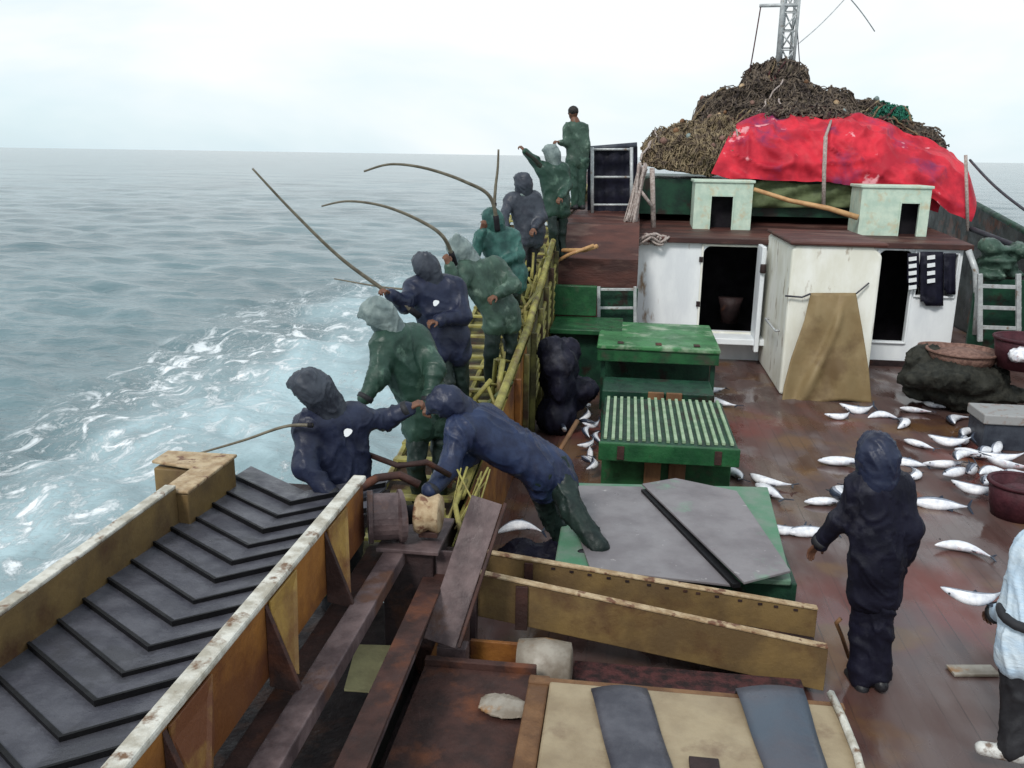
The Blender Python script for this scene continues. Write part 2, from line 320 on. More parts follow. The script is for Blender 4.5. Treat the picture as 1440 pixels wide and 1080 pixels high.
# --- implicit surfaces (surface nets) for bodies, clothes and heaps
def smin(a, b, k):
    h = np.clip(.5+.5*(b-a)/k, 0, 1); return b*(1-h)+a*h - k*h*(1-h)
class SD:
    def __init__(s): s.ops = []
    def cap(s, a, b, ra, rb, k=.04, sub=False): s.ops.append(('c', np.array(a, float), np.array(b, float), ra, rb, k, sub)); return s
    def ell(s, c, axes, k=.04, sub=False):        # axes: 3 vectors with length = radius
        s.ops.append(('e', np.array(c, float), np.array([list(a) for a in axes], float), 0, 0, k, sub)); return s
    def mesh(s, h):
        lo = np.full(3, 1e9); hi = -lo
        for o in s.ops:
            if o[6]: continue
            if o[0] == 'c':
                r = max(o[3], o[4]); lo = np.minimum(lo, np.minimum(o[1], o[2])-r); hi = np.maximum(hi, np.maximum(o[1], o[2])+r)
            else:
                r = np.abs(o[2]).sum(0); lo = np.minimum(lo, o[1]-r); hi = np.maximum(hi, o[1]+r)
        lo -= 3*h; hi += 3*h; n = np.ceil((hi-lo)/h).astype(int)+1
        ax = [lo[i]+h*np.arange(n[i]) for i in range(3)]
        Pt = np.stack(np.meshgrid(*ax, indexing='ij'), -1).astype(np.float32)
        D = np.full(tuple(n), 1.0, np.float32)
        for o in s.ops:
            if o[0] == 'c':
                ab = o[2]-o[1]; l2 = max(float(ab@ab), 1e-9); t = np.clip(((Pt-o[1].astype(np.float32))@ab.astype(np.float32))/l2, 0, 1)
                q = Pt - (o[1]+t[..., None]*ab).astype(np.float32); d = np.sqrt((q*q).sum(-1)) - (o[3]+(o[4]-o[3])*t)
            else:
                q = Pt-o[1].astype(np.float32); A = o[2]; ln = np.linalg.norm(A, axis=1)
                e = np.stack([(q@(A[i]/ln[i]**2).astype(np.float32)) for i in range(3)], -1); r_ = np.sqrt((e*e).sum(-1)); d = (r_-1)*ln.min()
            D = np.maximum(D, -d) if o[6] else smin(D, d, o[5])
        S = D < 0
        def c(a, i, j, k_): return a[i:n[0]-1+i, j:n[1]-1+j, k_:n[2]-1+k_]
        cnt = sum(c(S, i, j, k_).astype(int) for i in (0, 1) for j in (0, 1) for k_ in (0, 1))
        act = (cnt > 0) & (cnt < 8); ids = -np.ones(act.shape, int); idx = np.argwhere(act); ids[act] = np.arange(len(idx))
        acc = np.zeros((len(idx), 3)); cn = np.zeros(len(idx)); Dv = {}
        for i in (0, 1):
            for j in (0, 1):
                for k_ in (0, 1): Dv[(i, j, k_)] = D[idx[:, 0]+i, idx[:, 1]+j, idx[:, 2]+k_].astype(float)
        for a in Dv:
            for x in range(3):
                if a[x] == 0:
                    b = list(a); b[x] = 1; b = tuple(b); da, db = Dv[a], Dv[b]; m_ = (da < 0) != (db < 0)
                    t = np.where(m_, da/np.where(m_, da-db, 1), 0); p = np.tile(np.array(a, float), (len(idx), 1)); p[:, x] = t
                    acc[m_] += p[m_]; cn[m_] += 1
        V = lo + h*(idx + acc/np.maximum(cn, 1)[:, None])
        Fs = []
        for x in range(3):
            y, z = (x+1) % 3, (x+2) % 3
            sl_ = [slice(1, n[i]-1) for i in range(3)]; sl_[x] = slice(0, n[x]-1); s2 = list(sl_); s2[x] = slice(1, n[x])
            A = S[tuple(sl_)]; B = S[tuple(s2)]; e = np.argwhere(A != B)
            base = e.copy()
            for i in range(3):
                if i != x: base[:, i] += 1
            inside = A[tuple(e.T)]
            def gi(dy, dz):
                q = base.copy(); q[:, y] += dy; q[:, z] += dz; return ids[tuple(q.T)]
            q = np.stack([gi(-1, -1), gi(0, -1), gi(0, 0), gi(-1, 0)], 1)
            q[~inside] = q[~inside][:, ::-1]; Fs.append(q)
        Fq = np.concatenate(Fs)
        return V, Fq
def sdobj(sd_, name, m_, parent, h, wr=0, ws=9, extra=None, post=None):
    V, Fq = sd_.mesh(h)
    if wr:
        # normals for cloth wrinkles
        Nn = np.zeros_like(V); a = V[Fq[:, 2]]-V[Fq[:, 0]]; b = V[Fq[:, 3]]-V[Fq[:, 1]]; c = np.cross(a, b)
        for i in range(4): np.add.at(Nn, Fq[:, i], c)
        Nn /= np.maximum(np.linalg.norm(Nn, axis=1), 1e-9)[:, None]
        ph = random.uniform(0, 50)
        for i in range(len(V)):
            v = Vector(V[i]); q = Vector((v.x*ws+ph, v.y*ws, v.z*ws*.55+v.x*ws*.3))
            w_ = Vector((noise.noise(q*.6), noise.noise(q*.6+Vector((7, 3, 1))), 0))*1.3; g = q+w_
            r1 = max(0, 1-4.2*abs(noise.noise(g)))**1.5; r2 = max(0, 1-4.5*abs(noise.noise(g*2.1+Vector((3, 8, 2)))))**1.5
            V[i] += Nn[i]*(r1*.75+r2*.35+.5*noise.noise(q*.6)-.35)*wr
    b_ = MB(); b_.v = [Vector(v) for v in V]; b_.f = [tuple(int(i) for i in f) for f in Fq]; b_.mi = [0]*len(Fq)
    if extra: extra(b_)
    return b_.build(name, m_, parent, smooth=True)

# ------------------------------------------------------------------ sea
def lerp(a, b, t): return a+(b-a)*t
def interp(v, tab):
    for (a, x), (b, y) in zip(tab, tab[1:]):
        if v <= b: return x + (y-x)*max(0, (v-a))/(b-a)
    return tab[-1][1]
SEA = -1.3
M['ylw'] = mat('yellow_green_rack_paint', (.33, .30, .085), (.19, .165, .05), 6, rough=.55, bump=.3, dirt=(.16, .12, .05), ds=5, dl=.52, dh=.64)
def build_sea():
    ys = [-12.0]
    while ys[-1] < 14000:
        y = ys[-1]; ys.append(y + (.11 if y < 22 else .11+(y-22)*.0095))
    ys = np.array(ys); nx = 620
    t = np.linspace(-1, 1, nx)
    half = 18 + np.maximum(ys, 0)*1.15
    cx = -.13*np.maximum(ys, 0) - 3
    Xg = cx[:, None] + half[:, None]*t[None, :]; Yg = np.repeat(ys[:, None], nx, 1)
    Z = np.zeros_like(Xg); rs = np.random.RandomState(5)
    cell = np.maximum(half*2/nx, np.gradient(ys))[:, None]
    for i in range(60):
        wl = .5*1.062**i if i < 48 else rs.uniform(6, 22)
        th = R(68) + rs.normal(0, .55); ph = rs.uniform(0, 6.28); amp = .0088*wl**.5 if wl < 6 else .013
        k = 2*math.pi/wl; fade = np.clip((wl/cell-3)/4, 0, 1)
        a = k*(Xg*math.cos(th) + Yg*math.sin(th)) + ph
        Z += amp*fade*(np.sin(a) + .3*np.sin(2*a+.6))
    b = MB(); n = len(ys)
    V = np.stack([Xg, Yg, Z+SEA], -1).reshape(-1, 3)
    me = bpy.data.meshes.new('sea')
    I = np.arange(n*nx).reshape(n, nx); Q = np.stack([I[:-1, :-1], I[:-1, 1:], I[1:, 1:], I[1:, :-1]], -1).reshape(-1, 4)
    me.vertices.add(len(V)); me.vertices.foreach_set('co', V.ravel()); me.loops.add(Q.size); me.loops.foreach_set('vertex_index', Q.ravel())
    me.polygons.add(len(Q)); me.polygons.foreach_set('loop_start', np.arange(0, Q.size, 4)); me.polygons.foreach_set('loop_total', np.full(len(Q), 4))
    me.polygons.foreach_set('use_smooth', np.ones(len(Q), bool)); me.materials.append(seamat()); me.update(); me.validate()
    o = bpy.data.objects.new('sea', me); col.objects.link(o); setp(o, 'grey green open sea with white wash beside the boat', kind='structure')
build_sea()

# ------------------------------------------------------------------ hull, decks, bulwarks
RZ = [(0, .90), (5.7, .90), (8, 1.05), (10.5, 1.33), (14, 2.05), (15.6, 2.38), (20, 3.0), (24, 3.4)]
PZ = [(0, .3), (5.6, .35), (7, .5), (8, .66), (9.4, .84), (10.8, 1.05), (12.5, 1.4), (14, 1.8), (15.6, 2.3), (20, 2.9), (24, 3.3)]
railz = lambda y: interp(y, RZ); platz = lambda y: interp(y, PZ)
d = MB(); d.box(-1.1, 6.9, -1, 24, -.12, 0); setp(d.build('deck', deckmat()), 'wet red brown planked working deck', kind='structure')
hull = thing('fishing_boat', 'old wooden fishing boat hull under the whole scene, dark hull with rust orange inner bulwark', 'boat', (2.5, 8, -1.3))
def bxp(y): return -1.12 + max(0, y-15)*.10
ysr = [-1+i*.5 for i in range(51)]
b = MB(); G = []
for y in ysr: G.append([(bxp(y)+.0, y, -2.2), (bxp(y)-.06, y, -.3), (bxp(y)-.07, y, (railz(y)-.08) if y > 5.6 else .33)])
b.grid(G); G = []
for y in ysr: G.append([(7.0, y, -2.2), (7.06, y, -.3), (7.07, y, railz(y)-.45)])
b.grid(G); b.build('hull_side', 'hullblack', hull, smooth=True)
b = MB(); G = []
for y in ysr[:23]: G.append([(bxp(y)+.045, y, -.01), (bxp(y)+.045, y, (railz(y)-.06) if y > 5.6 else .34)])
b.grid(G)
b.build('inner_bulwark', 'orange', hull)
M['ylwd'] = mat('dark_yellow_green_planking', (.17, .16, .05), (.06, .055, .025), 3, rough=.6, bump=.4, dirt=(.05, .028, .018), ds=3, dl=.46, dh=.6)
b = MB(); b.grid([[(bxp(y)+.045, y, -.01), (bxp(y)+.045, y, railz(y)-.06)] for y in ysr[22:]]); b.build('forward_bulwark', 'ylwd', hull)
for y in np.arange(8.9, 14.2, .8): b = MB(); b.box(bxp(y)+.047, bxp(y)+.11, y-.03, y+.03, 0, railz(y)-.07); b.build('frame_timber', 'orange' if y < 9.7 else 'ylwd', hull, bevel=.006)
for k in range(7):
    b = MB(); z_ = .28+k*.13; b.tube([(bxp(y)+.06, y, railz(y)-z_) for y in ysr[23:31]], .03, 6); b.build('rack_slat', 'ylw', hull, smooth=True)
b = MB(); b.box(-2.75, -1.075, .2, 5.0, .10, .14); b.box(-2.3, -1.075, 5.001, 5.75, .10, .14); b.build('gap_shade_plate', 'rust_and_shade', hull)  # added dark plate; gives the shade in the gap under the chute
b = MB(); G = []
for y in ysr: G.append([(6.94, y, 0), (6.94, y, railz(y)-.42)])
b.grid(G); b.build('starboard_bulwark', 'hullblack', hull)
b = MB()
b.tube([(bxp(y)-.0, y, railz(y)) for y in ysr[14:]], .045, 8)
b.tube([(bxp(y)-.0, y, railz(y)-.22) for y in ysr[14:]], .028, 6)
b.build('yellow_rail', 'ylw', hull, smooth=True)
b = MB(); b.tube([(7.0, y, railz(y)-.40) for y in ysr], .07, 8); b.build('cap_rail', 'darkgreen', hull, smooth=True)

# fishing platform slung outboard of the port rail
pf = thing('fishing_rack', 'yellow fishing rack of slats hung along the port rail under the anglers', 'fishing rack', (-1.5, 10, .9))
b = MB()
for y in np.arange(5.6, 16, .34): b.beam((-1.17, y, platz(y)), (-2.05, y+.02, platz(y)-.03), .10, .03)
b.build('slat', 'ylw', pf, bevel=.005)
b = MB()
for x in (-1.25, -1.62, -2.02): b.tube([(x, y, platz(y)-.05) for y in np.arange(5.5, 16.1, .5)], .03, 6)
b.build('bearer', 'ylw', pf)
for y in np.arange(5.7, 16, 1.05):
    b = MB(); b.tube([(-1.20, y, platz(y)-.05), (-1.19, y+.02, railz(y)+.02)], .026, 6); b.build('stanchion', 'ylw', pf)
    b = MB(); b.tube([(-2.0, y, platz(y)-.08), (-1.15, y, platz(y)-.75)], .026, 6); b.build('strut', 'ylw', pf)
for i in range(16):
    y = random.uniform(8.5, 15); x = -1.13-random.uniform(-.02, .5); z = platz(y); b = MB()
    b.tube([(x, y, z-.1), (x+random.uniform(-.12, .12), y+random.uniform(-.2, .3), z+random.uniform(.2, .45)), (x+random.uniform(-.15, .15), y+random.uniform(-.2, .4), z+random.uniform(.35, .6))], random.uniform(.02, .035), 6); b.build('hanging_line', random.choice(['ylw', 'wood', 'greentarp', 'ylw']), pf, smooth=True)
b = MB(); yy = [y_ for y_ in ysr if 5.6 < y_ < 16]; b.grid([[(-1.14, y_, platz(y_)-.10), (-1.6, y_, platz(y_)-.12), (-2.04, y_, platz(y_)-.11), (-2.08, y_, platz(y_)-.42)] for y_ in yy]); b.build('rack_lining', 'ylwd', pf, solid=.01)
b = MB()     # leaning crotch poles and net floats of the rack
for i in range(16):
    y = random.uniform(7.8, 13); x = -1.22-random.uniform(0, .22); z = platz(y)
    b.tube([(x, y, z), (x+random.uniform(-.1, .14), y+random.uniform(-.25, .3), z+random.uniform(.35, .62))], random.uniform(.014, .026), 6)
for i in range(8):
    y = 7.6+i*.75; b.tube([(-1.18, y, railz(y)-.2), (-1.32, y+.2, railz(y)+.02), (-1.2, y+.42, railz(y)-.06), (-1.25, y+.7, railz(y)-.25)], .02, 6)
b.build('crotch_pole', 'ylw', pf, smooth=True)

# forecastle
fc = thing('forecastle', 'rust red raised bow deck left of the white deckhouse', 'forecastle', (-.4, 14.6, 0))
b = MB(); b.prism([(-1.06, 14.3, 1.05), (.17, 14.3, 1.05), (.17, 14.3, 1.9), (.17, 14.95, 2.33), (-1.0, 14.95, 2.33), (-1.06, 14.3, 1.9)], (0, .001, 0))
b = MB()
pr = [(14.3, .0), (14.3, 1.75), (14.9, 2.25), (24, 3.0), (24, 0)]
b.prism([(-1.06, y, z) for y, z in pr], (1.28, 0, 0)); b.build('bulkhead', 'redwood', fc)
b = MB(); b.tube([at(790, 352, Y=14.15), at(822, 352, Y=14.1), at(840, 346, Y=14.0)], .035, 6); b.tube([at(775, 372, Y=14.1), at(800, 358, Y=14.1), at(835, 345, Y=14.0)], .03, 6)
b.build('cleat', 'pole', fc, smooth=True)
def rbar(name, label, Y, x0, x1, ytop, ybot, n=3):
    t = thing(name, label, 'railing', at((x0+x1)/2, ybot, Y=Y))
    for x in (x0, x1):
        m = MB(); m.tube([at(x, ybot, Y=Y), at(x, ytop, Y=Y)], .03, 8); m.build('post', 'galv', t, smooth=True)
    for i in range(n):
        y = lerp(ytop+3, ybot-12, i/max(1, n-1)); m = MB(); m.tube([at(x0, y, Y=Y), at(x1, y, Y=Y)], .02, 8); m.build('rail', 'galv', t, smooth=True)
    return t
rbar('bow_railing', 'grey tube railing in front of dark wind cloth at the raised bow', 16.2, 833, 888, 207, 300)
t = thing('wind_cloth', 'dark navy cloth stretched behind the bow railing', 'cloth', at(860, 300, Y=16.6))
G = [[at(lerp(826, 896, i/12), lerp(206, 303, j/12), Y=16.5+.05*math.sin(i*1.7)+.04*math.sin(j*2)) for i in range(13)] for j in range(13)]
m = MB(); m.grid(G); m.build('cloth_sheet', 'jacket', t, smooth=True, solid=.01)
m = MB(); m.tube([at(822, 210, Y=16.45), at(896, 204, Y=16.45)], .05, 8); m.build('rolled_hem', 'charc', t, smooth=True)

# green locker and ladder left of the deckhouse
t = thing('green_locker', 'dark green locker with lighter lid left of the ladder frame', 'locker', (-.5, 13.2, 0))
m = MB(); a, c = at(764, 400, Y=13.6), at(838, 444, Y=13.6); m.box(a.x, c.x, 13.55, 13.68, c.z, a.z); m.build('back_board', 'green', t, bevel=.01)
m = MB(); zz = c.z-.02; m.box(-1.02, .02, 12.5, 13.6, zz-.07, zz); m.build('lid', 'green', t, bevel=.01)
m = MB(); m.box(-.98, -.04, 12.7, 13.5, 0, zz-.075); m.build('box_side', 'darkgreen', t)
t = thing('ladder_frame', 'pale three bar frame standing against dark green board beside the white deckhouse', 'ladder', at(868, 460, Y=13.9))
for x in (842, 893): m = MB(); m.beam(at(x, 465, Y=13.9), at(x, 403, Y=13.9), .05, .05, (1, 0, 0)); m.build('upright', 'galv', t, bevel=.005)
for y in (407, 433, 457): m = MB(); m.beam(at(842, y, Y=13.93), at(893, y, Y=13.93), .03, .04); m.build('rung', 'galv', t, bevel=.004)
m = MB(); a, c = at(842, 404, Y=14.1), at(894, 470, Y=14.1); m.box(a.x, c.x, 14.08, 14.12, c.z, a.z); m.build('back_board', 'darkgreen', t)

# ------------------------------------------------------------------ deckhouse
DY = 15.2
dh = thing('deckhouse', 'white painted deckhouse with two dark doorways and brown roof', 'deckhouse', (2.8, DY, 0))
X0, X1 = .22, 5.42; ZT = at(1000, 342, Y=DY).z
dx0, dx1 = at(985, 420, Y=DY).x, at(1066, 420, Y=DY).x
d2a, d2b = at(1229, 420, Y=DY).x, at(1278, 420, Y=DY).x
zs1, zt1 = at(1025, 466, Y=DY).z, at(1025, 345, Y=DY).z - .02
zs2, zt2 = at(1250, 480, Y=DY).z, at(1250, 350, Y=DY).z - .02
wx0, wx1 = at(1291, 380, Y=DY).x, at(1344, 380, Y=DY).x; wz0, wz1 = at(1320, 416, Y=DY).z, at(1320, 357, Y=DY).z
W = .09
m = MB()
m.box(X0, dx0, DY, DY+W, 0, ZT); m.box(dx0, dx1, DY, DY+W, 0, zs1); m.box(dx0, dx1, DY, DY+W, zt1, ZT)
m.box(dx1, d2a, DY, DY+W, 0, ZT); m.box(d2a, d2b, DY, DY+W, 0, zs2); m.box(d2a, d2b, DY, DY+W, zt2, ZT)
m.box(d2b, wx0, DY, DY+W, 0, ZT); m.box(wx0, wx1, DY, DY+W, 0, wz0); m.box(wx0, wx1, DY, DY+W, wz1, ZT); m.box(wx1, X1, DY, DY+W, 0, ZT)
for (xa, xb, zt) in ((dx0, dx1, zt1), (d2a, d2b, zt2)):
    for x, s in ((xa, 1), (xb, -1)):
        r_ = .13; pts = [(x-.001*s, DY+.002, zt+.001)] + [(x+s*(r_-r_*math.sin(q)), DY+.002, zt-(r_-r_*math.cos(q))) for q in np.linspace(0, math.pi/2, 7)]
        m.prism(pts, (0, W-.004, 0))
m.build('front_wall', 'white', dh)
m = MB(); m.box(X0, X0+W, DY+W, 20.5, 0, ZT); m.box(X1-W, X1, DY+W, 20.5, 0, ZT); m.box(X0+W, X1-W, 20.4, 20.5, 0, ZT); m.build('side_wall', 'white', dh)
m = MB(); m.box(X0+W, X1-W, 16.9, 16.95, 0, ZT-.05); m.build('dark_doorway_back', 'black', dh)  # black wall stands in for the unlit room behind the doorways
m = MB(); m.box(X0+W, X1-W, DY+W, 16.9, .04, .06); m.build('inner_floor', 'rust_and_shade', dh)
m = MB(); m.prism([(X0-.12, DY-.10, ZT), (X0-.12, DY-.10, ZT+.09), (X0-.12, 20.6, ZT+.35), (X0-.12, 20.6, ZT)], (X1-X0+.24, 0, 0))
m.build('roof', 'redwood', dh, bevel=.01)
def frame(xa, xb, za, zb, name, mm, w_=.05, pr_=.035, parent=dh):
    m = MB(); y0, y1 = DY-pr_, DY-.001
    m.box(xa-w_, xa, y0, y1, za-w_, zb+w_); m.box(xb, xb+w_, y0, y1, za-w_, zb+w_); m.box(xa, xb, y0, y1, zb, zb+w_); m.box(xa, xb, y0-.01, y1, za-w_, za)
    return m.build(name, mm, parent, bevel=.008)
frame(dx0, dx1, zs1, zt1, 'door_frame', 'cream', .035)
frame(d2a, d2b, zs2, zt2, 'door_frame', 'white', .03)
wf = frame(wx0, wx1, wz0, wz1, 'window_frame', 'white', .03)
# open door standing out from the first doorway
m = MB(); a = at(1069, 346, Y=14.75); c = at(1086, 490, Y=14.75); m.box(a.x+.02, a.x+.09, 14.62, DY-.04, c.z-.05, a.z); dr = m.build('open_door', 'white', dh, bevel=.012)
m = MB(); z = at(1078, 378, Y=14.6).z; m.lathe((a.x+.055, 14.6, z-.07), [(.045, 0), (.05, .02), (.05, .12), (.045, .14)], 12); m.build('handle', 'rust_and_shade', dr, smooth=True)
m = MB(); m.box(dx0-.04, dx1+.1, DY-.5, DY-.04, zs1-.13, zs1-.03); m.build('door_step', 'white', dh, bevel=.012)
m = MB(); a = at(1275, 517, Y=DY); m.box(d2a+.0, X1-.1, DY-.03, DY-.002, 0, .10); m.build('kick_board', 'rust_and_shade', dh)
m = MB(); m.tube([(X0-.03, DY-.05, .8), (X0-.03, DY-.05, ZT-.02)], .04, 8); m.build('corner_pipe', 'rope', dh, smooth=True)
# sink shape inside the first door
m = MB(); c = at(1025, 455, Y=16.0); m.lathe((c.x, 16.0, .5), [(.16, 0), (.18, .3), (.22, .45)], 14); m.build('inner_barrel', 'rust_and_shade', dh, smooth=True)

# projecting casing with tan tarpaulin
cs = thing('engine_casing', 'cream white casing projecting from the deckhouse between its doorways', 'casing', (3, 13, 0))
CY = 12.95
cx0, cx1 = at(1106, 440, Y=CY).x, at(1232, 440, Y=CY).x; cz = at(1165, 346, Y=CY).z
m = MB(); m.prism([(cx0, CY, 0), (cx1, CY, 0), (cx1, CY, cz-.12), (cx1-.12, CY, cz), (cx0+.05, CY, cz), (cx0, CY, cz-.06)], (0, DY-CY-.01, 0)); m.build('casing_box', 'cream', cs, bevel=.04)
m = MB(); m.box(cx0-.04, cx1+.05, CY-.06, DY-.05, cz+.003, cz+.06); m.build('casing_top', 'redwood', cs, bevel=.025)
m = MB(); m.tube([at(1104, 416, Y=CY-.05), at(1128, 418, Y=CY-.07), at(1140, 413, Y=CY-.09)], .014, 6); m.build('lashing', 'wire', cs); m = MB(); m.tube([at(1204, 413, Y=CY-.09), at(1222, 398, Y=CY-.04)], .012, 6); m.build('lashing', 'wire', cs)
t = thing('tan_tarpaulin', 'tan tarpaulin hung down the front of the cream casing', 'tarpaulin', at(1165, 560, Y=CY-.2))
def tarp_pt(u, v):
    L_ = interp(v, [(0, 1140), (.25, 1131), (.6, 1112), (.85, 1102), (1, 1099)]); R_ = interp(v, [(0, 1203), (.3, 1212), (.7, 1222), (1, 1226)])
    y = lerp(412, 566, v) + 3*math.sin(u*7)*v
    fold = .035*math.sin(u*9+v*3)*v + .03*math.sin(u*17-v*5)*v + .05*noise.noise(Vector((u*4, v*3, 2)))
    dia = .09*math.exp(-((u-.62+.55*v-.12)/.07)**2)*min(1, v*3)
    return at(lerp(L_, R_, u), y, Y=CY-.07-.18*v-fold*1.1-dia)
m = MB(); m.grid([[tarp_pt(i/40, j/36) for i in range(41)] for j in range(37)]); m.build('tarp_sheet', 'tantarp', t, smooth=True, solid=.012)

# washing hung in the window
for k, (x0, x1, y0, y1, lab) in enumerate(((1276, 1292, 356, 404, 'dark cloth with four white stripes hung left of the window'), (1294, 1326, 354, 430, 'long black cloth with white marks hung over the window'), (1327, 1344, 356, 414, 'plain dark cloth hung right of the striped ones'))):
    t = thing('hung_cloth', lab, 'cloth', at((x0+x1)/2, y0, Y=DY-.06), 'cloths hung at the deckhouse window')
    m = MB(); m.grid([[at(lerp(x0, x1, i/8), lerp(y0, y1-(6 if i < 2 else 0), j/10), Y=DY-.08-.03*math.sin(i*1.3+k)*j/10) for i in range(9)] for j in range(11)]); m.build('cloth', 'jacket', t, smooth=True, solid=.012)
    if k < 2:
        for j in range(5 if k == 0 else 4):
            m = MB(); y = y0+6+j*(10 if k == 0 else 11); xa = x0+2 if k == 0 else x0+10
            m.prism([at(xa, y, Y=DY-.13), at(xa+11, y-1.5, Y=DY-.13), at(xa+11, y+4, Y=DY-.13), at(xa, y+5.5, Y=DY-.13)], (0, .012, 0)); m.build('stripe', 'emblem', t)

# roof vent boxes
def vent(px0, px1, pyt, pyb, Y, hx0, hx1, hyt, lab):
    a = at(px0, pyb, Y=Y); c = at(px1, pyt, Y=Y); h0 = at(hx0, hyt, Y=Y); h1 = at(hx1, pyb, Y=Y)
    t = thing('vent_box', lab, 'vent box', (a.x, Y, a.z), 'pale green vent boxes on the deckhouse roof')
    m = MB(); zt = c.z
    m.box(a.x, h0.x, Y, Y+.05, a.z-.1, zt); m.box(h1.x, c.x, Y, Y+.05, a.z-.1, zt); m.box(h0.x, h1.x, Y, Y+.05, h0.z, zt)
    m.box(a.x, a.x+.05, Y+.05, Y+.75, a.z-.1, zt); m.box(c.x-.05, c.x, Y+.05, Y+.75, a.z-.1, zt); m.box(a.x+.05, c.x-.05, Y+.70, Y+.75, a.z-.1, zt)
    m.build('box_side', 'palegreen', t)
    m = MB(); m.box(a.x-.03, c.x+.03, Y-.03, Y+.78, zt+.002, zt+.05); m.build('lid', 'palegreen', t, bevel=.01)
    m = MB(); m.box(h0.x-.025, h0.x, Y-.015, Y-.001, a.z-.1, h0.z); m.box(h1.x, h1.x+.025, Y-.015, Y-.001, a.z-.1, h0.z); m.box(h0.x-.025, h1.x+.025, Y-.015, Y-.001, h0.z, h0.z+.03); m.build('opening_frame', 'palegreen', t)
    m = MB(); m.box(a.x+.06, c.x-.06, Y+.3, Y+.32, a.z-.1, zt-.01); m.build('slot_darkness', 'black', t)  # black sheet stands in for the dark inside of the slot
vent(974, 1060, 258, 319, 16.3, 1001, 1028, 276, 'left pale green vent box with dark slot on the deckhouse roof')
vent(1206, 1311, 266, 329, 16.0, 1268, 1288, 286, 'right pale green vent box with dark slot under the red tarp')
t = thing('wooden_pole', 'varnished wooden pole lying between the two green vent boxes', 'pole', at(1060, 268, Y=16.2))
m = MB(); m.tube([at(1060, 266, Y=16.25), at(1110, 282, Y=16.2), at(1165, 293, Y=16.1), at(1207, 306, Y=15.95)], [.035, .04, .045, .05], 8); m.build('shaft', 'pole', t, smooth=True)
t = thing('tarp_lashing_post', 'thin pale post standing before the red tarp', 'post', at(1158, 292, Y=16.4))
m = MB(); m.tube([at(1158, 292, Y=16.4), at(1159, 240, Y=16.4), at(1161, 192, Y=16.5)], .035, 8); m.build('shaft', 'rope', t, smooth=True)
m = MB(); m.tube([at(1161, 192, Y=16.5), at(1166, 178, Y=17.3), at(1170, 166, Y=18.2)], .025, 6); m.build('strap', 'rope', t, smooth=True)

# upper deck behind, carrying nets and tarp
t = thing('upper_deckhouse', 'dark upper deck edge carrying the nets behind the vent boxes', 'deckhouse', (2.5, 18, 2.2))
m = MB(); m.box(.1, 5.35, 17.3, 23, 2.3, 2.95); m.build('upper_wall', 'darkgreen', t)
m = MB(); G = [[at(lerp(1000, 1215, i/24), lerp(256+3*math.sin(i*.5), 292, j/8), Y=17.15-.06*math.sin(i*.9+j)) for i in range(25)] for j in range(9)]; m.grid(G); m.build('canvas_skirt', 'greentarp', t, smooth=True, solid=.012)

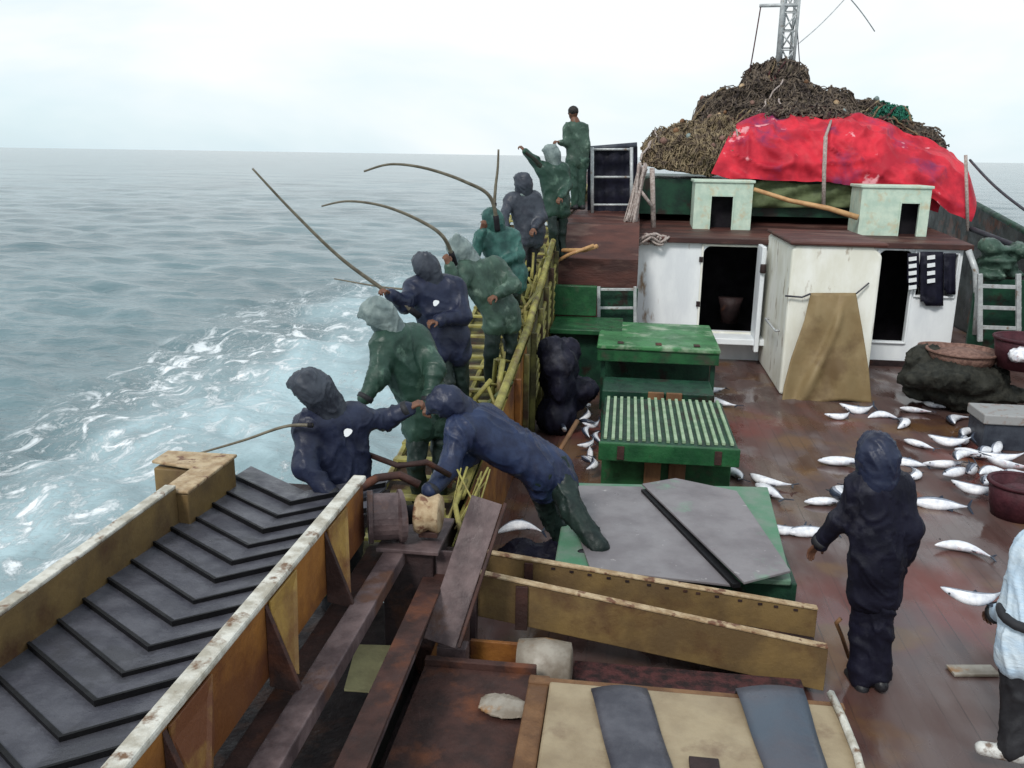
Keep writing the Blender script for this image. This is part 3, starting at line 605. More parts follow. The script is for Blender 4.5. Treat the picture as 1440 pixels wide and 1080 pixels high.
def heap(name, lab, cat, top, bot, Yb, Yt, mm, amp, fs, nu=90, nv=40, part='heap_body', strands=None, sr=.012, ns=0, back=2.0, seed=1, lf=0):
    """a real mound: front slope rising from the foot line to the ridge, then falling away behind"""
    t = thing(name, lab, cat, at((bot[0][0]+bot[-1][0])/2, bot[0][1], Y=Yb)); so_ = Vector((seed*13.1, seed*3.7, 0)); G = []
    for j in range(nv+1):
        v = j/nv; row = []
        for i in range(nu+1):
            u = i/nu
            xb = lerp(bot[0][0], bot[-1][0], u); xt = lerp(top[0][0], top[-1][0], u)
            B = at(xb, interp(xb, bot), Y=Yb); T = at(xt, interp(xt, top), Y=Yt)
            if v < .6:
                s = v/.6; p = Vector((lerp(B.x, T.x, s), lerp(B.y, T.y, 1-math.cos(s*math.pi/2)), lerp(B.z, T.z, math.sin(s*math.pi/2))))
            else:
                s = (v-.6)/.4; p = Vector((T.x, T.y+back*math.sin(s*math.pi/2), lerp(T.z, B.z, 1-math.cos(s*math.pi/2))))
            q = p*fs+so_; n1 = noise.noise(q); n2 = noise.noise(q*2.3); r1 = 1-2*abs(noise.noise(q*.8+Vector((5, 5, 5))))
            dsp = amp*(n1*.7+n2*.45+r1*.35*(1 if lf else .4)); e = min(1, min(u, 1-u)*12+.1)
            if lf:
                g = Vector((q.x*.9+.5*noise.noise(q*.7), q.y, q.z*3.2+q.x*.7+noise.noise(q*.9)*.9)); g2 = Vector((q.x*2.2+q.z*.8+noise.noise(q)*.8, q.y, q.z*1.1))
                dsp += amp*(.85*max(0, 1-3.2*abs(noise.noise(g)))**1.3*(1.2-u*.7) + .6*max(0, 1-3.5*abs(noise.noise(g2)))**1.3) - amp*.4
            p += Vector((noise.noise(q+Vector((3, 0, 0)))*amp*.4, -dsp*(.8 if v < .6 else .2), dsp*.6*(1 if v > .3 else .3)))*e
            row.append(p)
        G.append(row)
    m = MB(); m.grid(G); m.build(part, mm, t, smooth=True)
    if ns:
        rs = random.Random(seed); m = MB()
        for _ in range(ns):
            i, j = rs.randrange(3, nu-4), rs.randrange(2, int(nv*.72)); di, dj = rs.choice([(rs.uniform(-2.6, 2.6), rs.uniform(-.4, .4)), (rs.uniform(-.6, .6), rs.uniform(-1.6, -.8))]); pts = []
            for k in range(rs.randint(4, 9)):
                a = int(min(max(i+di*k, 0), nu)); c_ = int(min(max(j+dj*k, 0), nv)); pts.append(G[c_][a]+Vector((rs.uniform(-.04, .04), -rs.uniform(0, .09), rs.uniform(0, .07))))
            m.tube(pts, sr*rs.uniform(.6, 1.6), 4, cap=False)
        setp(m.build('net_strands', strands, t), kind='stuff')
        for k in range(max(3, ns//90)):
            i, j = rs.randrange(2, nu-6), rs.randrange(int(nv*.3), int(nv*.62)); pts = []; w0 = rs.uniform(-1.3, 1.3)
            for a in range(14): pts.append(G[max(0, j-a)][int(min(max(i+w0*a, 0), nu))]+Vector((0, -.07-.02*(a % 2), .05)))
            m = MB(); m.tube(pts, rs.uniform(.014, .026), 6); m.build('draped_rope', rs.choice(['rope', 'strand', 'netmaroon', 'netbrown', 'strandd']), t, smooth=True)
        for k in range(ns//110):
            p = G[rs.randrange(int(nv*.15), int(nv*.6))][rs.randrange(4, nu-4)]+Vector((0, -.08, .05)); m = MB(); r_ = rs.uniform(.04, .07); m.lathe(p, [(r_*.3, -r_), (r_*.85, -r_*.5), (r_, 0), (r_*.85, r_*.5), (r_*.3, r_)], 10); m.build('float', rs.choice(['basket', 'tanedge', 'greyhood', 'wood']), t, smooth=True)
    return t, G
heap('fishing_net', 'light brown fishing net heaped over the left roof edge', 'net', [(905, 207), (925, 190), (960, 180), (1005, 172), (1035, 180)], [(900, 232), (940, 240), (1000, 248), (1045, 240)], 17.2, 18.3, 'netbrown', .30, 2.6, strands='strand', ns=800, sr=.009, seed=2)
heap('fishing_net', 'dark mixed brown net mound piled at the foot of the mast', 'net', [(975, 172), (985, 145), (1010, 135), (1045, 126), (1100, 122), (1150, 130), (1190, 142), (1225, 150), (1262, 160)], [(960, 215), (1100, 200), (1290, 205)], 18.3, 19.6, 'netdark', .34, 2.8, strands='strandd', ns=1000, sr=.010, seed=3)
heap('fishing_net', 'topmost dark net bundle wrapped round the mast base', 'net', [(1040, 122), (1052, 103), (1075, 92), (1100, 84), (1120, 92), (1138, 122)], [(1030, 150), (1085, 146), (1145, 150)], 19.5, 20.3, 'netdark', .24, 3.4, nu=50, nv=30, strands='strandd', ns=170, sr=.015, seed=4, back=1.2)
heap('fishing_net', 'maroon net folded between the dark mound and red tarp', 'net', [(1040, 160), (1090, 150), (1150, 152), (1200, 160)], [(1030, 185), (1100, 178), (1200, 180)], 18.0, 18.6, 'netmaroon', .14, 3.1, nu=60, nv=24, strands='strandd', ns=160, sr=.014, seed=5, back=1)
heap('fishing_net', 'black net trailing down right behind the green net', 'net', [(1190, 152), (1215, 146), (1240, 158), (1290, 178), (1322, 194)], [(1180, 190), (1260, 200), (1330, 215)], 18.9, 19.6, 'netdark', .20, 3.4, nu=60, nv=24, strands='strandd', ns=150, sr=.014, seed=6, back=1)
heap('fishing_net', 'small bright green net on the right shoulder of the mound', 'net', [(1222, 158), (1235, 148), (1258, 149), (1278, 165)], [(1218, 170), (1250, 172), (1284, 184)], 18.6, 19.1, 'netgreen', .13, 4, nu=40, nv=24, strands='netgreen', ns=90, sr=.012, seed=7, back=.8)
t, G = heap('red_tarp', 'crumpled red tarpaulin with purple patches over the roof cargo', 'tarpaulin',
     [(1042, 172), (1060, 166), (1110, 168), (1160, 170), (1200, 163), (1240, 170), (1290, 195), (1330, 212), (1356, 232), (1364, 268)],
     [(1000, 244), (1030, 252), (1100, 254), (1160, 256), (1210, 262), (1260, 266), (1310, 280), (1335, 300), (1366, 312)], 17.0, 18.2, 'tarp', .13, 1.2, nu=150, nv=70, part='tarp_sheet', seed=9, back=1.6, lf=1)

# mast
t = thing('lattice_mast', 'grey steel lattice mast rising out of the net pile', 'mast', at(1100, 118, Y=20.2))
bs_ = [at(1091, 122, Y=20.0), at(1113, 122, Y=20.0), at(1108, 118, Y=20.5), at(1095, 118, Y=20.5)]
leg = [(p, Vector((p.x+.0, p.y, p.z+3.4))) for p in bs_]
for i, (p, q) in enumerate(leg): m = MB(); m.tube([p, q], .05 if i in (0,) else .032, 8); m.build('mast_leg', 'galv', t, smooth=True)
m = MB()
for k in range(9):
    z0 = k*.36; fl = k % 2
    for i in range(4):
        a, b_ = leg[i][0], leg[(i+1) % 4][0]; up0, up1 = Vector((0, 0, z0)), Vector((0, 0, z0+.36))
        m.tube([a+up0, b_+up1] if (fl+i) % 2 else [a+up1, b_+up0], .017, 6); m.tube([a+up1, b_+up1], .015, 6)
setp(m.build('lattice_bracing', 'galv', t, smooth=True))
m = MB(); a = at(1068, 8, Y=20.0); c = at(1122, 7, Y=20.0); m.tube([a, c], .035, 8); m.build('crossarm', 'galv', t, smooth=True)
def wire(name, lab, pts, r_, mm='wire', cat='rope'):
    t = thing(name, lab, cat, pts[0]); m = MB(); m.tube(pts, r_, 6); m.build('strand', mm, t, smooth=True)
def sag(a, b, s, n=10): return [a.lerp(b, i/n) - Vector((0, 0, s*math.sin(math.pi*i/n))) for i in range(n+1)]
wire('mast_stay', 'thin reddish stay dropping left from the mast crossarm', sag(at(1070, 8, Y=20), at(1054, 102, Y=19.6), .03), .013, 'netmaroon')
wire('mast_stay', 'thin stay dropping from the mast to the right side of the top net', sag(at(1120, 20, Y=20), at(1125, 95, Y=20), .02), .010)
wire('mast_stay', 'grey stay running from upper right sky down to the mast', sag(at(1192, -6, Y=21), at(1122, 62, Y=20), .05), .012, 'galv')
wire('mast_stay', 'short grey stay end hanging right of the mast', sag(at(1192, -6, Y=21), at(1230, 44, Y=22), -.03), .012, 'galv')
wire('starboard_line', 'dark rope running down to the right from the tarp corner', sag(at(1364, 225, Y=17), at(1442, 296, Y=14.5), .05), .022)
wire('starboard_line', 'dark line along the starboard rail below the sea', sag(at(1366, 322, Y=16.6), at(1444, 352, Y=15), .0), .05)
t = thing('tarp_corner_post', 'thin post at the right end of the red tarp', 'post', at(1360, 325, Y=16.8)); m = MB(); m.tube([at(1361, 325, Y=16.8), at(1358, 218, Y=16.9)], .03, 8); m.build('shaft', 'rope', t, smooth=True)

# hanging rope bundle left of the deckhouse roof
t = thing('rope_bundle', 'pale grey ropes and rags hung from the left roof corner', 'rope', at(900, 230, Y=15.6))
m = MB()
for i in range(20):
    a = at(903+random.uniform(-5, 7), 232+random.uniform(-4, 8), Y=15.5+random.uniform(-.1, .15)); c = at(884+random.uniform(-8, 12), 322+random.uniform(-14, 4), Y=15.3+random.uniform(-.1, .1))
    m.tube(sag(a, c, random.uniform(-.04, .1), 7), random.uniform(.012, .028), 5)
m.build('ropes', 'rope', t, smooth=True)
m = MB(); m.tube([at(919, 320, Y=15.5), at(917, 236, Y=15.5)], .042, 8); m.build('roof_prop', 'rope', t, smooth=True)
m = MB(); m.tube([at(896, 262, Y=15.4), at(917, 290, Y=15.4)], .03, 6); m.build('brace', 'rope', t, smooth=True)
t = thing('rope_coil', 'frayed rag and rope coil on the left roof corner', 'rope', at(918, 335, Y=15.1))
m = MB()
for i in range(7):
    c = at(906+i*4, 338-3*(i % 2), Y=15.0+.02*i); m.tube([c+Vector((.13*math.cos(q), .08*math.sin(q), .07*math.sin(q*1.3+i))) for q in np.linspace(0, 6, 14)], .022, 5)
m.build('coils', 'rope', t, smooth=True)

# ------------------------------------------------------------------ midship hatches
t = thing('green_table', 'long light green bench top left of the white door step', 'bench', (.5, 12.2, 0))
m = MB(); m.box(-.31, 1.30, 11.55, 13.3, .86, .93); m.build('bench_top', 'brightgreen', t, bevel=.02, rough_=.03)
for x in (0, .5, 1.0): m = MB(); m.box(x-.04, x+.04, 11.62, 11.75, .934, .945); m.build('hinge', 'rust', t, bevel=.003)
m = MB(); m.box(-.30, 1.29, 11.58, 11.62, .70, .857); m.build('apron', 'green', t, bevel=.008)
m = MB(); m.box(-.25, 1.25, 12.3, 13.2, 0, .855); m.build('cabinet', 'darkgreen', t)
for x in (-.25, 1.2): m = MB(); m.box(x, x+.06, 11.7, 11.76, 0, .70); m.build('leg', 'darkgreen', t)
t = thing('green_hatch_box', 'dark green hatch box with brown boards behind the ribbed hatch', 'hatch', (.5, 11, 0))
m = MB(); m.box(-.2, 1.16, 10.6, 11.3, 0, .56); m.build('coaming', 'darkgreen', t, bevel=.015)  # dark green that also has the shading of this spot put in
for x in (.36, .58): m = MB(); m.box(x, x+.19, 10.54, 10.59, .05, .57); m.build('board', 'wood', t, bevel=.006)
t = thing('ribbed_hatch', 'green hatch with pale ribs across its flat top', 'hatch', (.5, 9, 0))
m = MB(); m.box(-.16, 1.2, 8.50, 10.2, .48, .58); m.build('hatch_top', 'darkgreen', t, bevel=.015)
for i in range(17):
    x = -.13+i*.0785+random.uniform(-.004, .004); m = MB(); m.box(x, x+.034, 8.56+random.uniform(-.02, .01), 10.17-random.uniform(0, .03), .582, .612+random.uniform(-.004, .004)); m.build('rib', 'slat', t, bevel=.004)
m = MB(); m.box(-.17, 1.21, 8.44, 8.49, .40, .585); m.build('front_board', 'green', t, bevel=.008)
m = MB(); m.box(-.14, 1.18, 8.8, 10.0, 0, .455); m.build('coaming', 'green', t, bevel=.01)
for x in (.30, .55): m = MB(); m.box(x, x+.17, 8.74, 8.79, .02, .45); m.build('board', 'wood', t, bevel=.006)
t = thing('plate_hatch', 'mint green hatch box topped by two loose grey plates', 'hatch', (.5, 7, 0))
m = MB(); m.box(-.38, 1.36, 6.12, 7.95, 0, .34); m.build('coaming', 'darkgreen', t, bevel=.01)
m = MB(); m.prism([(-.42, 6.0, .35), (1.30, 6.06, .35), (1.42, 8.0, .35), (-.42, 7.8, .35)], (0, 0, .045)); m.build('hatch_top', 'mint', t, bevel=.012, rough_=.02)
m = MB(); q = [at(x, y, z=.42) for x, y in ((790, 682), (903, 684), (1028, 822), (830, 800))]; m.prism([Vector((p.x, p.y, .40)) for p in reversed(q)], (0, 0, .02)); m.build('grey_plate', 'greyplate', t, bevel=.004)
m = MB(); q = [at(x, y, z=.47) for x, y in ((903, 680), (950, 672), (1036, 690), (1112, 804), (1046, 824))]; zz = [.45, .45, .45, .46, .48]
m.add([Vector((p.x, p.y, z_)) for p, z_ in zip(q, zz)] + [Vector((p.x, p.y, z_+.02)) for p, z_ in zip(q, zz)], [(0, 1, 2, 3, 4), (9, 8, 7, 6, 5)] + [(i, i+5, (i+1) % 5+5, (i+1) % 5) for i in range(5)]); m.build('grey_plate', 'greyplate', t, bevel=.004)
m = MB(); m.beam(at(906, 690, z=.43), at(1036, 824, z=.43), .06, .03); m.build('plate_gap_strip', 'rubberedge', t)  # black strip along the gap between the plates

t = thing('short_gaff', 'short dark gaff leaning by the legs of the dark jacketed man', 'gaff', at(1192, 925, z=.02)); m = MB(); m.tube([at(1194, 925, z=.02), at(1184, 895, z=.25), at(1176, 876, z=.42), at(1182, 870, z=.46)], .014, 6); m.build('shaft', 'wood', t, smooth=True)
sd_ = SD(); rs = random.Random(31)
for i in range(9): c = at(rs.uniform(722, 795), rs.uniform(755, 785), Y=6.75+rs.uniform(-.15, .15)); sd_.ell((c.x, c.y, .10), [(rs.uniform(.1, .18), 0, 0), (0, .14, 0), (0, 0, rs.uniform(.06, .16))], .05)
t = thing('oilskin_heap', 'black oilskins heaped on deck behind the tan trough by the stooping crewman', 'clothing', (-.6, 6.75, 0)); sdobj(sd_, 'oilskins', 'jacket', t, .016, .03, 8)
for x in (.05, 1.0): m = MB(); m.box(x-.035, x+.035, 8.425, 8.438, .42, .56); m.build('strap_hinge', 'rust', bpy.data.objects['ribbed_hatch'], bevel=.003)
for z in (.9, 1.65): m = MB(); m.box(dx0-.07, dx0-.005, DY-.05, DY-.036, z, z+.09); m.build('hinge', 'rust_and_shade', dh, bevel=.003)
m = MB(); m.tube([(cx0-.03, 13.2, .9), (cx0-.09, 13.2, .9), (cx0-.09, 14.2, .9), (cx0-.03, 14.2, .9)], .018, 6); m.build('hand_rail', 'galv', cs, smooth=True)
# dark bundle by the inner bulwark, with a gaff leaning on it
sd_ = SD()
rs = random.Random(4)
for i in range(16):
    c = at(rs.uniform(770, 826), rs.uniform(490, 560), Y=10.6+rs.uniform(-.2, .3)); sd_.ell((c.x, c.y, max(.2, c.z)), [(rs.uniform(.1, .2), 0, 0), (0, .15, 0), (0, 0, rs.uniform(.12, .25))], .08)
sd_.ell((-.75, 10.6, .2), [(.26, 0, 0), (0, .3, 0), (0, 0, .25)], .08)
t = thing('oilskin_bundle', 'dark oilskins bundled against the orange bulwark under the green locker', 'clothing', (-.75, 10.6, 0)); sdobj(sd_, 'oilskins', 'jacket', t, .025, .03, 6)
t = thing('gaff', 'wooden gaff leaning beside the small fish heap', 'gaff', at(775, 650, Y=8.4)); m = MB(); m.tube([at(776, 652, Y=8.3), at(812, 592, Y=8.8)], .025, 8); m.build('shaft', 'wood', t, smooth=True)

# ------------------------------------------------------------------ starboard clutter
t = thing('side_frame', 'grey frame ladder at the right end of the deckhouse', 'ladder', at(1400, 470, Y=14.6))
for x in (1378, 1432): m = MB(); m.beam(at(x, 480, Y=14.6), at(x, 385, Y=14.6), .07, .06, (1, 0, 0)); m.build('upright', 'galv', t, bevel=.005)
for y in (402, 432, 460): m = MB(); m.beam(at(1378, y, Y=14.62), at(1436, y+2, Y=14.62), .04, .06); m.build('rung', 'galv', t, bevel=.004)
m = MB(); a, c = at(1372, 392, Y=14.9), at(1446, 500, Y=14.9); m.box(a.x, c.x, 14.88, 14.94, c.z, a.z); m.build('back_board', 'darkgreen', t)
sd_ = SD(); rs = random.Random(8)
for i in range(16): c = at(rs.uniform(1378, 1440), rs.uniform(345, 388), Y=15.1+rs.uniform(-.2, .3)); sd_.ell(c, [(rs.uniform(.12, .26), 0, 0), (0, .2, 0), (0, 0, rs.uniform(.07, .14))], .04)
t = thing('net_bundle', 'grey green rags and net bundled on the starboard rail', 'net', at(1410, 390, Y=15.1)); sdobj(sd_, 'bundle', 'gcoat2', t, .03, .03, 6)
t = thing('open_door', 'dark curved door edge at the right corner of the deckhouse', 'door', at(1372, 470, Y=15.0))
m = MB(); m.tube([at(1370, 470, Y=14.9), at(1374, 420, Y=14.9), at(1372, 380, Y=14.9), at(1362, 352, Y=15.0)], .05, 8); m.build('edge', 'galv', t, smooth=True)
sd_ = SD(); rs = random.Random(11)
for i in range(18):
    c = at(rs.uniform(1300, 1425), rs.uniform(520, 565), Y=12.6+rs.uniform(-.4, .3)); sd_.ell((c.x, c.y, max(.15, c.z)), [(rs.uniform(.25, .4), 0, 0), (0, .25, 0), (0, 0, rs.uniform(.08, .16))], .1)
sd_.ell(tuple(at(1305, 505, Y=12.9)), [(.3, 0, 0), (0, .25, 0), (0, 0, .2)], .1)
t = thing('net_bundle', 'large dark net bundle on deck under the brown baskets', 'net', (4.9, 12.6, 0)); sdobj(sd_, 'bundle', 'bundle', t, .03, .06, 5)
def tub(name, lab, cat, c, r_, h, mm, rim='basket'):
    t = thing(name, lab, cat, c)
    m = MB(); m.lathe(c, [(r_*.8, 0), (r_*.93, h*.5), (r_, h), (r_*.93, h), (r_*.85, h*.5), (r_*.7, .03)], 28); m.build('wall', mm, t, smooth=True)
    m = MB(); m.tube([Vector(c)+Vector((r_*math.cos(q), r_*math.sin(q), h)) for q in np.linspace(0, 2*math.pi, 29)], .022, 6, cap=False); m.build('rim', rim, t, smooth=True)
    m = MB(); m.lathe((c[0], c[1], c[2]+h*.55), [(r_*.3, 0), (r_*.84, .005), (r_*.8, .06), (r_*.3, .12)], 20); m.build('contents', rim, t, smooth=True)
c = at(1352, 508, Y=12.7); tub('basket', 'round brown basket on the dark net bundle', 'basket', (c.x, c.y, c.z-.05), .46, .2, 'basket')
c = at(1322, 500, Y=13.3); tub('basket', 'smaller brown basket behind the larger round basket', 'basket', (c.x, c.y, c.z-.05), .3, .18, 'basket')
c = at(1442, 512, Y=12.3); tub('red_tub', 'dark red tub at the right edge beside the baskets', 'tub', (c.x, c.y, c.z-.05), .42, .4, 'maroon', 'maroon')
t = thing('tub_cloth', 'pink cloth lying on the red tub', 'cloth', at(1432, 500, Y=11.9)); sd_ = SD(); c = at(1434, 500, Y=11.9); sd_.ell(c, [(.14, 0, 0), (0, .14, 0), (0, 0, .09)]).ell(c+Vector((.13, 0, .06)), [(.1, 0, 0), (0, .1, 0), (0, 0, .07)]); sdobj(sd_, 'cloth', 'fishbelly', t, .02, .03, 9)
a = at(1380, 632, z=0); t = thing('fish_crate', 'grey plastic crate behind the fish heap at the right edge', 'crate', (a.x, a.y, 0))
x0, y0, x1, y1 = a.x, a.y, a.x+.62, a.y+.5
m = MB(); m.box(x0, x1, y0, y0+.03, 0, .32); m.box(x0, x1, y1-.03, y1, 0, .32); m.box(x0, x0+.03, y0+.03, y1-.03, 0, .32); m.box(x1-.03, x1, y0+.03, y1-.03, 0, .32); m.box(x0+.03, x1-.03, y0+.03, y1-.03, 0, .03); m.build('wall', 'charc', t, bevel=.006)
m = MB(); m.box(x0-.03, x1+.03, y0-.03, y1+.03, .321, .44); m.build('lid', 'crate', t, bevel=.015)
c = at(1425, 738, z=0); tub('maroon_tub', 'maroon tub on deck behind the light blue figure', 'tub', (c.x+.12, c.y+.25, 0), .28, .34, 'maroon', 'maroon')
c = at(1365, 943, z=0); t = thing('flat_box', 'flat pale pinkish board lying on deck by the white boot', 'board', (c.x, c.y, 0)); m = MB(); m.beam(at(1336, 943, z=.015), at(1400, 943, z=.015), .12, .02); m.build('board', 'plastic', t, bevel=.004)

# ------------------------------------------------------------------ foreground: slatted chute over the port side
ch = thing('conveyor_chute', 'long yellow sided chute with grey chevron slats over the port rail', 'chute', (-2.1, 3.5, .9))
XL, XR, XA = -2.63, -1.56, -2.10
m = MB()
for i in range(22):
    ya = .55+i*.222+random.uniform(-.010, .010); jl, jr, jz = [random.uniform(-.012, .012) for _ in range(3)]
    def q(x, y, z): return Vector((x, y, z))
    yl = ya+abs(XL-XA)*.62+jl; yr = ya+abs(XR-XA)*.66+jr; dy = .27
    tilt = .022
    def V6(z0): return [q(XL, yl, z0+.028), q(XA, ya, z0), q(XR, yr, z0+.028), q(XR, yr+dy, z0+.028-tilt), q(XA, ya+dy, z0-tilt), q(XL, yl+dy, z0+.028-tilt)]
    zt = 1.11+jz*.25; T = V6(zt); Bm = [v-Vector((0, 0, .016)) for v in T]
    k = len(m.v)
    m.add(T+Bm, [(0, 1, 4, 5), (1, 2, 3, 4), (11, 10, 7, 6), (10, 9, 8, 7), (3, 9, 10, 4), (4, 10, 11, 5), (0, 5, 11, 6), (2, 8, 9, 3)])
    m.add([T[0]+Vector((0, -.006, .010)), T[1]+Vector((0, -.008, .010)), T[2]+Vector((0, -.006, .010)), Bm[2]+Vector((0, -.002, -.02)), Bm[1]+Vector((0, -.002, -.02)), Bm[0]+Vector((0, -.002, -.02)),
           T[0]+Vector((0, .016, .006)), T[1]+Vector((0, .018, .006)), T[2]+Vector((0, .016, .006)), Bm[2]+Vector((0, .016, -.02)), Bm[1]+Vector((0, .018, -.02)), Bm[0]+Vector((0, .016, -.02))],
          [(5, 4, 1, 0), (4, 3, 2, 1), (0, 1, 7, 6), (1, 2, 8, 7), (6, 7, 10, 11), (7, 8, 9, 10)], 1)
m.build('chevron_floor', ['rubber', 'rubberedge'], ch)
m = MB(); m.box(XL, XR, .4, 5.7, 1.02, 1.05); m.build('base_plate', 'rust_and_shade', ch)
m = MB(); m.box(XL-.05, XL, .3, 4.75, .95, 1.355); m.build('side_wall', 'tan', ch, bevel=.006)
m = MB(); m.box(XL-.065, XL+.006, .3, 4.74, 1.357, 1.38); m.build('top_edge', 'worn', ch, bevel=.008)
m = MB(); m.box(XR, XR+.045, .3, 4.92, 1.02, 1.40); m.build('side_wall', 'orange', ch, bevel=.006)
m = MB(); m.box(XR-.02, XR+.062, .3, 4.94, 1.402, 1.44); m.build('top_edge', 'worn', ch, bevel=.012)
m = MB(); a = at(215, 652, Y=5.1); m.box(XL-.09, XL+.07, 4.752, 5.42, .98, 1.32); m.box(XL-.40, XL-.095, 5.2, 5.42, 1.12, 1.30); m.build('end_block', 'tan', ch, bevel=.012)
m = MB(); m.prism([(XL-.10, 4.74, 1.322), (XL+.08, 4.74, 1.322), (XL+.08, 5.44, 1.322), (XL-.42, 5.44, 1.322), (XL-.42, 5.22, 1.322), (XL-.10, 5.15, 1.322)], (0, 0, .022)); m.build('end_block_lid', 'tanedge', ch, bevel=.008)
for i, y in enumerate((1.5, 2.5, 3.4, 4.2)):
    m = MB(); m.prism([(XR+.047, y, 1.385), (XR+.047, y, .98), (XR+.20, y, .95)], (0, .03, 0)); m.build('gusset', 'rust', ch, bevel=.003)
    m = MB(); m.prism([(XR+.05, y+.032, 1.39), (XR+.05, y+.36, 1.39), (XR+.055, y+.33, 1.16), (XR+.14, y+.10, .99), (XR+.06, y+.032, 1.05)], (.012, 0, 0)); m.build('web_plate', 'yellow', ch, bevel=.003)
m = MB(); m.beam((XR+.22, .3, .93), (XR+.24, 5.1, .93), .13, .09, (1, 0, 0)); m.build('lower_beam', 'mauve', ch, bevel=.008)
m = MB(); m.box(XR+.02, XR+.155, .3, 5.1, .86, .90); m.build('flange', 'rust', ch, bevel=.005)
t = thing('steel_beam', 'long rusty beam running beside and below the chute', 'beam', (-1.15, 3, .6))
m = MB(); m.beam((-1.07, .5, .66), (-1.12, 5.35, .66), .05, .26, (1, 0, 0)); m.build('web', 'mauve', t, bevel=.006)
m = MB(); m.beam((-1.03, .5, .80), (-1.08, 5.35, .80), .14, .022, (1, 0, 0)); m.build('flange', 'rust', t, bevel=.004)
t = thing('dark_cavity_box', 'dark box standing in for the shaded cavity under the roller drum', 'casing', (-1.2, 5.2, .4))  # near-black box put where there is a shaded cavity
m = MB(); m.box(-1.40, -1.08, 4.9, 5.35, .145, .97); m.build('casing_box', 'rust_and_shade', t, bevel=.01)
m = MB(); m.box(-1.43, -1.04, 4.86, 5.39, .972, 1.0); m.build('top_plate', 'mauve', t, bevel=.006)
m = MB(); m.prism([(-1.075, 4.95, .965), (-1.075, 4.95, .55), (-.88, 4.95, .965)], (0, .02, 0)); m.build('gusset', 'mauve', t, bevel=.003)
t = thing('roller_drum', 'brown drum roller at the inner end of the chute', 'roller', (-1.45, 5.0, 1.2))
m = MB(); m.tube([(-1.50, 4.95, 1.16), (-1.47, 4.96, 1.16), (-1.465, 4.96, 1.16), (-1.32, 5.0, 1.16), (-1.315, 5.0, 1.16), (-1.295, 5.01, 1.16)], [.165, .165, .145, .145, .165, .165], 24); m.build('drum', 'mauve', t, smooth=False)
m = MB(); m.tube([(-1.29, 5.01, 1.16), (-1.20, 5.03, 1.17)], .06, 12); m.build('axle', 'black', t, smooth=True)
t = thing('winch_head', 'pale worn winch head beside the roller drum', 'winch', (-1.05, 5.05, 1.2))
m = MB(); m.tube([(-1.21, 5.03, 1.17), (-1.19, 5.03, 1.17), (-1.14, 5.04, 1.17), (-1.08, 5.05, 1.17), (-1.06, 5.05, 1.17)], [.115, .125, .10, .125, .11], 20); m.build('winch_barrel', 'tanedge', t, smooth=True)
m = MB(); m.box(-1.19, -1.07, 4.98, 5.10, 1.032, 1.07); m.build('foot', 'rust', t, bevel=.006)
t = thing('pipe_clutter', 'rusty hooked pipes and hose behind the roller drum', 'pipe', at(540, 690, Y=5.5))
m = MB(); m.tube([at(500, 690, Y=5.3), at(530, 672, Y=5.5), at(562, 668, Y=5.6), at(590, 682, Y=5.6)], .03, 8)
m.tube([at(520, 640, Y=5.9), at(560, 655, Y=5.7), at(600, 650, Y=5.8), at(632, 668, Y=6)], .022, 8)
m.build('pipe', 'rust', t, smooth=True)
m = MB(); [m.tube(sag(at(random.uniform(640, 690), random.uniform(655, 675), Y=5.9), at(random.uniform(598, 690), random.uniform(735, 800), Y=5.4), random.uniform(-.05, .08), 6), random.uniform(.005, .010), 5) for _ in range(9)]
m.tube([at(650, 760, Y=5.3), at(640, 710, Y=5.6), at(655, 675, Y=5.9)], .02, 6)
m.tube([at(660, 795, Y=5.3), at(662, 740, Y=5.5), at(672, 690, Y=5.8)], .018, 6); m.build('yellow_hose', 'ylw', t, smooth=True)
t = thing('slanted_channel', 'mauve steel channel leaning beside the dark cavity box', 'beam', at(610, 900, Y=4.8))
A, B = at(685, 703, Y=5.1), at(618, 905, Y=4.6); m = MB(); m.beam(A, B, .20, .02, (1, .15, 0)); m.build('channel_face', 'mauve', t, bevel=.004)
m = MB(); o_ = Vector((.112, .02, -.03)); m.beam(A+o_, B+o_, .02, .10, (1, .15, 0)); m.build('channel_side', 'rust', t, bevel=.004)
t = thing('timber_post', 'short mauve post under the slanted channel', 'post', at(632, 950, Y=4.7)); a = at(634, 900, Y=4.72); m = MB(); m.box(a.x-.08, a.x+.10, 4.68, 4.78, .0, a.z-.03); m.build('shaft', 'mauve', t, bevel=.008)
t = thing('yellowed_board', 'pale yellow board caught under the lower beam', 'board', at(525, 945, z=.45)); q = [at(x, y, z=.47) for x, y in ((500, 912), (562, 912), (540, 980), (485, 974))]; m = MB(); m.prism([Vector(p) for p in reversed(q)], (0, 0, .012)); m.build('board', 'paper', t, rough_=.03)

t = thing('lower_platform', 'red brown steel platform in the foreground below the chute', 'platform', (-.8, 4, 0))
m = MB(); m.box(-1.06, -.42, 1.5, 4.55, .38, .42); m.build('platform_top', 'rust', t, bevel=.006)
m = MB(); m.box(-1.04, -.44, 4.50, 4.545, 0, .378); m.build('front_plate', 'rust_and_shade', t)
m = MB(); m.box(-1.06, -.40, 4.553, 4.60, .36, .46); m.build('edge_angle', 'rust', t, bevel=.006)
c = at(712, 1000, z=.43); t = thing('torn_scrap', 'pinkish plastic scrap on the red brown platform', 'scrap', c); sd_ = SD(); sd_.ell(c+Vector((0.02, 0, .015)), [(.11, 0, 0), (0, .085, 0), (0, 0, .016)]).ell(c+Vector((-.06, .04, .02)), [(.07, 0, 0), (0, .05, 0), (0, 0, .016)]); sdobj(sd_, 'scrap', 'plastic', t, .008, .008, 14)

